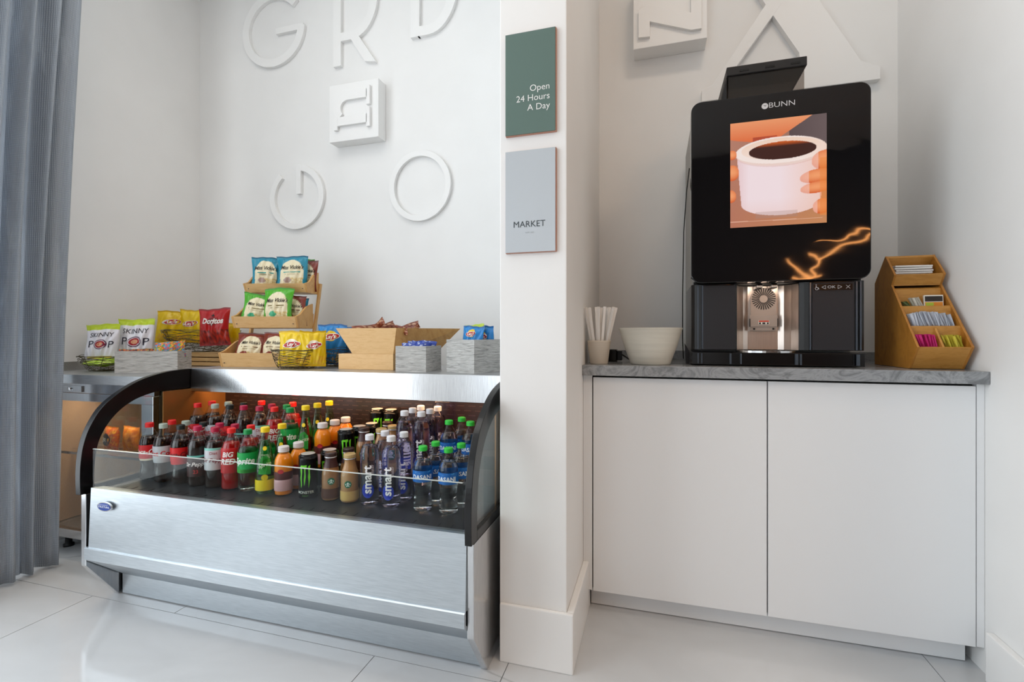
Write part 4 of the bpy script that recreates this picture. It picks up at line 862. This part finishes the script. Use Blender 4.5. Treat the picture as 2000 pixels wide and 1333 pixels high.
def paint(u, v):
    s = u; T = 1-v
    bg = mix(mix(cr('#b57f6c'), cr('#7d665f'), s), mix(cr('#b8765e'), cr('#c98a5c'), s), T)
    if s > .62 and T < .34: bg = mix(cr('#57484a'), cr('#6a5b5c'), (s-.6)*2)
    c = bg
    fx = .19-.20*abs(s-.36)**1.0*1.3
    if T < .16+.05*sin(3.4*s) and s < .86-T*1.9 and T < fx+.06: c = mix(cr('#f0a878'), cr('#e06a3a'), .3+.7*T/.2)
    if .24 < s < .50 and .155 < T < .185+.02*sin(9*s): c = cr('#b5492e')
    w_ = .455-.05*max(0, (T-.35)/.5)
    def E(cx, cy, a, b_): return ((s-cx)/a)**2+((T-cy)/b_)**2
    if T > .28 and T < .79 and abs(s-.53) < w_ or (T >= .79 and ((s-.53)/w_)**2+((T-.79)/.115)**2 < 1):
        k = (s-.53)/.46; c = mix(cr('#f3e0e4'), cr('#f1c7b4'), max(0, k)*.9); c = mix(c, cr('#e0b4b4'), max(0, -k-.72)*2); c = mix(c, cr('#e9bdb0'), max(0, (T-.74)*2.2))
    if E(.53, .305, .475, .135) < 1: c = mix(cr('#f6e6df'), cr('#efc8ae'), max(0, (s-.75)*2))
    if E(.53, .300, .475, .118) > 1 and E(.53, .315, .475, .135) < 1 and T > .3: c = mix(c, cr('#d9a596'), .35)
    if E(.535, .282, .415, .098) < 1: c = mix(cr('#e9c2a0'), cr('#f5ddd0'), T*3)
    if E(.55, .300, .350, .083) < 1: c = mix(cr('#c4571c'), cr('#3c1b16'), max(0, min(1, (T-.225)/.035))) if s < .98 else c
    for cx, cy, a, b_, q in ((.02, .305, .05, .045, 0), (.02, .475, .075, .075, 0), (.01, .70, .055, .06, 0), (.97, .42, .12, .085, 1), (.90, .565, .17, .062, 1), (.90, .67, .165, .052, 1), (.95, .845, .09, .07, 1)):
        e = E(cx, cy-.10*(s-cx)*q, a, b_)
        if e < 1:
            c = mix(cr('#f5a06c'), cr('#d9602c'), e*.6+.5*(T > cy)*abs(T-cy)/b_)
            if q and s < cx-a*.45: c = mix(c, cr('#f6c3b4'), .6)
    if s > .93 and .40 < T < .93 and E(.5, .5, .45, .6) > .9: c = mix(c, cr('#ee8a3e'), .6)
    if .27 < s < .71 and .865 < T < .925: c = mix(c, cr('#a98a80'), .35)
    if abs(T-.945-.008*s) < .003 and s < .96: c = mix(c, cr('#f0c0a8'), .7)
    return c
b = NB(); b.grid(200, 248, lambda u, v: (.2585+u*.3015, 1.8794, 1.4265+v*.3725), paint); b.build('screen', 'screen', cm)
b = NB(); text_on(b, 'BUNN', .026, lambda a, c: (a, 1.8790, c), .4235, 1.8475, sx=1.16, bold=-.004); b.build('lettering', cmat('#c9c9cc'), cm)
b = NB(); e = arc(.370, 1.8475, .0105, 0, 360, 20)[:-1]; b.prism(e, xz, 1.8788, 1.8796); b.build('round_logo', cmat('#d2d2d4'), cm, fix=True)
b = NB(); b.prism([(.364, 1.853), (.371, 1.846), (.377, 1.852), (.371, 1.8485)], xz, 1.8782, 1.8787); b.build('logo_hands', 'black', cm, fix=True)
# lower columns, rounded fronts
def column(x0, x1, z0, z1, y=1.905, nm='column', m_='black', bulge=.012):
    b = NB(); n = 14; pts = [(x0+(x1-x0)*i/n, y+bulge*(abs(2*i/n-1)**6)) for i in range(n+1)]+[(x1, 2.2), (x0, 2.2)]
    b.prism(pts, lambda a, c, d: (a, c, d), z0, z1); return b.build(nm, m_, cm, bev=.0012, fix=True)
column(.130, .286, .990, 1.230); column(.486, .682, .990, 1.230)
for x0, x1 in ((.170, .278), (.523, .648)): NB().box(x0, x1, 1.9025, 1.9045, .992, 1.224).build('column_inlay', 'darkgrey', cm)
for x in (.150, .1655, .5155, .654, .666): NB().box(x, x+.0045, 1.9035, 1.9055, .992, 1.226).build('highlight_strip', mat('blue_grey_highlight', '#6c7886', .2, .6), cm)  # pale strips paint the vertical highlights on the black columns
b = NB(); n = 30
pts = [(.133, 2.10), (.133, 1.915)]+[(.133+.548*i/n, 1.905-.010*sin(pi*i/n)) for i in range(n+1)]+[(.681, 2.10)]
b.prism(pts, lambda a, c, d: (a, c, d), ZN+.004, .981); b.build('base_band', 'black', cm, bev=.0015, fix=True)
for x, w_ in ((.150, .004), (.163, .003), (.258, .006), (.293, .005), (.468, .009), (.483, .005), (.652, .009)): NB().box(x, x+w_, 1.8895, 1.896, ZN+.008, .978).build('highlight_strip', mat('blue_grey_highlight', '#6c7886', .2, .6), cm)  # same painted highlights carried down the base band
b = NB(); b.prism(arc(.386, 1.965, .105, 205, 335, 20, .085)+[(.481, 1.99), (.291, 1.99)], lambda a, c, d: (a, c, d), .981, .988); b.build('drip_tray', 'steelv', cm, fix=True)
b = NB()
for i in range(9): b.box(.315+i*.0165, .322+i*.0165, 1.90, 1.975, .9885, .9892)
b.build('drip_slots', 'gap', cm)
# stainless recess
cav = steel('warm_stainless_recess', (.70, .62, .56), (.78, .70, .64), .34, (10, 3, .5))
b = NB(); pts = [(.286, 1.925), (.300, 1.965), (.318, 1.992), (.335, 2.0), (.437, 2.0), (.455, 1.99), (.472, 1.962), (.486, 1.925), (.486, 2.02), (.286, 2.02)]
b.prism(pts, lambda a, c, d: (a, c, d), .990, 1.226); b.build('recess_liner', cav, cm, fix=True)
b = NB(); b.prism([(.342, 1.06), (.430, 1.06), (.430, 1.175)]+arc(.386, 1.175, .044, 0, 180, 14)[1:-1]+[(.342, 1.175)], xz, 1.982, 1.999); b.prism([(.339, 1.075), (.433, 1.075), (.433, 1.118), (.339, 1.118)], xz, 1.979, 1.9825)
vp = b.build('vent_cover', mat('grey_vent_plastic', '#a3948a', .4), cm, bev=.0012, fix=True)
b = NB()
for i in range(28):
    a = 2*pi*i/28; d = Vector((cos(a), sin(a))); q = Vector((-sin(a), cos(a)))*.0017; c0 = Vector((.386, 1.178)); p0 = c0+d*.014; p1 = c0+d*.040
    b.prism([tuple(p0-q*.6), tuple(p1-q), tuple(p1+q), tuple(p0+q*.6)], xz, 1.9805, 1.983)
for x in (.354, .418): NB().prism(arc(x, 1.067, .0035, 0, 360, 10)[:-1], xz, 1.9785, 1.9815).build('screw', 'gap', cm, fix=True)
for x in (.3385, .431): NB().box(x, x+.0025, 1.978, 1.985, 1.075, 1.105).build('side_slot', 'gap', cm)
b.build('vent_slots', 'gap', cm, fix=True)
b = NB(); b.box(.368, .404, 1.9775, 1.9788, 1.0835, 1.098); b.build('warning_sticker', cmat('#e9e4da'), cm)
b = NB(); b.box(.369, .403, 1.9768, 1.9775, 1.0925, 1.0975); b.build('sticker_red_bar', cmat('#c23a26'), cm)
b = NB(); b.box(.370, .376, 1.9768, 1.9775, 1.0845, 1.0905); b.box(.381, .391, 1.9768, 1.9775, 1.0845, 1.0905); b.box(.396, .402, 1.9768, 1.9775, 1.0845, 1.0905); b.build('sticker_symbols', cmat('#1a1a1a'), cm)
b = NB(); b.box(.352, .372, 1.925, 1.985, 1.212, 1.229); b.box(.400, .420, 1.925, 1.985, 1.212, 1.229); b.build('coffee_spout', 'black', cm, bev=.003)
rl = bpy.data.lights.new('recess_lamp', 'AREA'); rl.shape = 'RECTANGLE'; rl.size = .12; rl.size_y = .03; rl.energy = .13; rl.color = (1, .78, .62)
ro = bpy.data.objects.new('recess_lamp', rl); COL.objects.link(ro); ro.parent = cm; ro.location = (.386-MX, 1.925-MY, 1.222-ZN); ro.rotation_euler = (radians(28), 0, 0)
# key symbols
KY = 1.9008; b = NB(); f_ = lambda a, c: (a, KY, c)
def ln(b, x0, z0, x1, z1, w_=.0011):
    d = Vector((x1-x0, z1-z0)).normalized(); q = Vector((-d.y, d.x))*w_/2
    b.add([(x0-q.x, KY, z0-q.y), (x1-q.x, KY, z1-q.y), (x1+q.x, KY, z1+q.y), (x0+q.x, KY, z0+q.y)], [(0, 1, 2, 3)])
NB().box(.527, .643, 1.9012, 1.9024, 1.198, 1.219).build('key_window', 'black', cm)
for (x0, z0, x1, z1) in [(.551, 1.2085, .563, 1.2145), (.551, 1.2085, .563, 1.2025), (.563, 1.2145, .563, 1.2025), (.612, 1.2085, .600, 1.2145), (.612, 1.2085, .600, 1.2025), (.600, 1.2145, .600, 1.2025), (.624, 1.2145, .636, 1.2025), (.624, 1.2025, .636, 1.2145)]: ln(b, x0, z0, x1, z1)
text_on(b, 'OK', .013, f_, .5805, 1.2085, sx=1.3)
ln(b, .5345, 1.2145, .5345, 1.208, .0024); ln(b, .5345, 1.2085, .5405, 1.2075, .002); ln(b, .5405, 1.2075, .543, 1.202, .002); b.prism(arc(.5342, 1.2178, .0016, 0, 360, 8)[:-1], xz, KY, KY+.0003)
A = arc(.5360, 1.2045, .0045, 120, 360, 12)
for (p0, p1) in zip(A, A[1:]): ln(b, p0[0], p0[1], p1[0], p1[1], .0014)
b.build('key_symbols', cmat('#c8c8cc'), cm)
# bean hopper
HY0, HY1 = 1.955, 2.20
b = NB(); b.hexa([(.262, HY0, 1.868), (.512, HY0, 1.868), (.512, HY1, 1.868), (.236, HY1, 1.868)], [(.262, HY0, 2.005), (.512, HY0, 2.005), (.512, HY1, 2.005), (.262, HY1, 2.005)])
b.build('hopper_bin', 'hopper', cm, fix=True)
b = NB(); b.box(.2555, .5195, HY0-.008, HY1+.008, 2.005, 2.038); b.box(.250, .258, HY0-.01, HY0+.05, 1.868, 1.885)
lid = b.build('hopper_lid', 'blackmatte', cm, bev=.003)
for x in (.300, .385, .468): NB().box(x, x+.030, HY0-.0095, HY0-.0078, 2.015, 2.022).build('lid_slot', 'gap', lid)
b = NB(); b.hexa([(.225, HY0+.03, 1.868), (.258, HY0+.01, 1.868), (.258, HY1, 1.868), (.225, HY1, 1.868)], [(.252, HY0+.03, 2.004), (.258, HY0+.01, 2.004), (.258, HY1, 2.004), (.252, HY1, 2.004)]); b.build('hopper_side_guard', 'blackmatte', cm, fix=True)
b = NB(); b.tube([(.128, 1.99, 1.69), (.118, 2.0, 1.60), (.109, 2.02, 1.45), (.108, 2.08, 1.20), (.11, 2.12, 1.02), (.115, 2.15, .945)], .0022); b.build('power_cable', 'black', cm, True)
b = NB(); b.prism([(.112, .936), (.124, .936), (.124, .985), (.108, 1.012)], xz, 1.93, 1.96); b.build('side_latch', 'black', cm, bev=.001, fix=True)

# ================================================================== CONDIMENT ORGANISER
OX0, OX1 = .805, .955
og = thing('condiment_organiser', 'stepped amber bamboo organiser of napkins, tea and sweetener packets', 'organiser', ((OX0+OX1)/2, 2.0, ZN))
class OB(MB):
    def add(s, vs, fs, mi=0, cols=None): return MB.add(s, [(v[0]-.88, v[1]-2.0, v[2]-ZN) for v in vs], fs, mi, cols)
SO = [(1.905, ZN+.001), (1.852, 1.005), (2.030, 1.221), (2.006, 1.254), (2.077, 1.331), (2.165, 1.240), (2.165, ZN+.001)]
for a, c in ((OX0, OX0+.007), (OX1-.007, OX1)): OB().prism(SO, lambda a_, c_, d: (d, a_, c_), a, c).build('side_panel', 'orgwood', og, bev=.001, fix=True)
def slab(pts, nm='divider', m_='orgwood2', x0=OX0+.007, x1=OX1-.007):
    return OB().prism(pts, lambda a, c, d: (d, a, c), x0, x1).build(nm, m_, og, fix=True)
slab([(1.906, ZN+.002), (1.854, 1.004), (1.861, 1.006), (1.912, ZN+.002)], 'front_board')
slab([(2.029, 1.222), (2.007, 1.254), (2.014, 1.257), (2.036, 1.224)], 'napkin_board')
slab([(2.158, ZN+.002), (2.158, 1.240), (2.165, 1.240), (2.165, ZN+.002)], 'back_board')
slab([(2.077, 1.330), (2.165, 1.240), (2.158, 1.234), (2.071, 1.323)], 'back_board')
slab([(1.912, ZN+.001), (1.912, ZN+.007), (2.158, ZN+.007), (2.158, ZN+.001)], 'bottom_board')
slab([(1.916, ZN+.007), (1.911, 1.072), (1.918, 1.074), (1.930, ZN+.007)])        # between sugar trays 1 and 2
slab([(1.960, ZN+.007), (1.966, 1.139), (1.973, 1.143), (1.980, ZN+.007)])
slab([(2.012, ZN+.007), (2.026, 1.205), (2.034, 1.210), (2.032, ZN+.007)])
OB().prism([(1.860, 1.002), (1.910, 1.066), (1.918, ZN+.007), (1.912, ZN+.007)], lambda a, c, d: (d, a, c), .877, .883).build('divider', 'orgwood2', og, fix=True)
for pts in ([(1.868, .990), (1.868, .994), (1.912, .994), (1.912, .990)], [(1.919, 1.058), (1.919, 1.062), (1.964, 1.062), (1.964, 1.058)], [(1.974, 1.126), (1.974, 1.130), (2.022, 1.130), (2.022, 1.126)], [(2.030, 1.2185), (2.030, 1.2225), (2.158, 1.2225), (2.158, 1.2185)]): slab(pts, 'tray_floor')
n0 = None
for i in range(9):
    if n0 is None:
        b = MB(); b.box(-.056, .056, 0, .085, -.0030, .0030); n0 = b.build('folded_napkin', 'paper', bev=.001); tag(n0, 'folded white napkin stacked in the top tray of the bamboo organiser', 'napkin', 'napkins in the organiser'); s = n0
    else: s = dup(n0, (0, 0, 0), (0, 0, 0))
    s.location = (.879+rs.uniform(-.003, .003), 2.040+rs.uniform(0, .003), 1.2255+.0078*i); s.rotation_euler = (.04, rs.uniform(-.01, .01), rs.uniform(-.03, .03))
def packets(n, x0, x1, y, z, colr, nm, lab, cat, grp, w_=.004, dpt=.03, h=.055, lean=.3, hump=0):
    p0 = None
    for i in range(n):
        if p0 is None:
            b = MB(); b.grid(3, 4, lambda u, v: ((-.5 if 0 < u < 1 and 0 < v < 1 else -.1)*w_, (u-.5)*dpt, v*h)); b.grid(3, 4, lambda u, v: ((.5 if 0 < u < 1 and 0 < v < 1 else .1)*w_, (u-.5)*dpt, v*h), flip=True)
            p0 = b.build(nm, cmat(colr, .6)); s = p0; tag(p0, lab, cat, grp)
        else: s = dup(p0, (0, 0, 0), (0, 0, 0))
        f_ = i/(n-1); s.location = (x0+(x1-x0)*f_, y+rs.uniform(-.004, .004), z+hump*sin(pi*min(1, f_*.9+.1))+rs.uniform(-.002, .002)); s.rotation_euler = (rs.uniform(-.15, .15), -lean+rs.uniform(-.12, .12), rs.uniform(-.2, .2))
packets(14, .828, .872, 1.893, .9945, '#e0408e', 'sweetener_packet', 'pink sweetener packet in the organiser\'s lower left tray', 'sugar packet', 'pink sweetener packets', h=.052)
packets(14, .900, .943, 1.893, .9945, '#d9cc52', 'sweetener_packet', 'yellow sweetener packet in the organiser\'s lower right tray', 'sugar packet', 'yellow sweetener packets', h=.050)
packets(26, .832, .942, 1.942, 1.0625, '#d9dde6', 'sugar_packet', 'white sugar packet in the organiser\'s third tray down', 'sugar packet', 'white sugar packets', h=.050, hump=.012)
packets(5, .842, .856, 1.998, 1.131, '#8d9a6a', 'tea_bag', 'green tea sachet at the left of the organiser\'s second tray', 'tea bag', 'green tea sachets', h=.036, dpt=.032, lean=.7)
packets(5, .862, .882, 1.998, 1.131, '#e6e1d6', 'tea_bag', 'white tea sachet leaning in the middle of the organiser\'s second tray', 'tea bag', 'white tea sachets', h=.044, lean=.35)
for i in range(3):
    b = MB(); b.box(0, .054, 0, .003, 0, .050); s = b.build('tea_box', cmat('#e6e1d6', .5)); tag(s, ['orange and green tea sachet facing front in the organiser\'s second tray', 'tea sachet behind the orange and green one in the organiser', 'rear tea sachet of the front-facing stack in the organiser'][i], 'tea bag')
    s.location = (.884+.002*i, 1.985+.007*i, 1.1305); s.rotation_euler = (-.08, 0, 0)
    b = MB(); b.box(.002, .052, -.0006, -.0001, .004, .026); b.build('orange_print', cmat('#d8862a'), s); b = MB(); b.box(.004, .026, -.0010, -.0006, .006, .024); b.build('green_print', cmat('#a9b83a'), s); b = MB(); b.box(.002, .052, -.0006, -.0001, .028, .046); b.build('dark_print', cmat('#2c2420'), s)

# ================================================================== ORANGE LAMP ADDED BEHIND THE CAMERA, BENT FOR ITS REFLECTION IN THE PANEL
nm_ = mat('orange_glow', (.1, .05, .02), .4, emis=(1, .40, .12), es=30)
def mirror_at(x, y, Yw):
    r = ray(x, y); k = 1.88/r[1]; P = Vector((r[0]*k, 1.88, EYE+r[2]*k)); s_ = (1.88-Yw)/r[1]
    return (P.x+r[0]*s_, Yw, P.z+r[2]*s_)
t = thing('reflection_lamp', 'added orange lamp bent to form the squiggle reflected in the black panel', 'lamp', (0, 0, 0))
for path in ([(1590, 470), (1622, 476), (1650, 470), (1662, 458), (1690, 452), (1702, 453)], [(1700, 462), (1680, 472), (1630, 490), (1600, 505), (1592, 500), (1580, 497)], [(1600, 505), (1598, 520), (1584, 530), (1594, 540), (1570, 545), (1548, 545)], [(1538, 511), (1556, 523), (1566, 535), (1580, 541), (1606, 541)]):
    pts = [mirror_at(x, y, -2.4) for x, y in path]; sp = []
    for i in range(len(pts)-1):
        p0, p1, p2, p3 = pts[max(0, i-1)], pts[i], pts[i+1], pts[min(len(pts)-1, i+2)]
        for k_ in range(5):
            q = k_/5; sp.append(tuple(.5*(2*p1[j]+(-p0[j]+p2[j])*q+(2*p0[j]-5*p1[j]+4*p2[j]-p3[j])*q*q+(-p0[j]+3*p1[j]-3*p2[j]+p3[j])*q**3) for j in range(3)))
    sp.append(pts[-1]); MB().tube(sp, .011, 6).build('glow_tube', nm_, t, True)
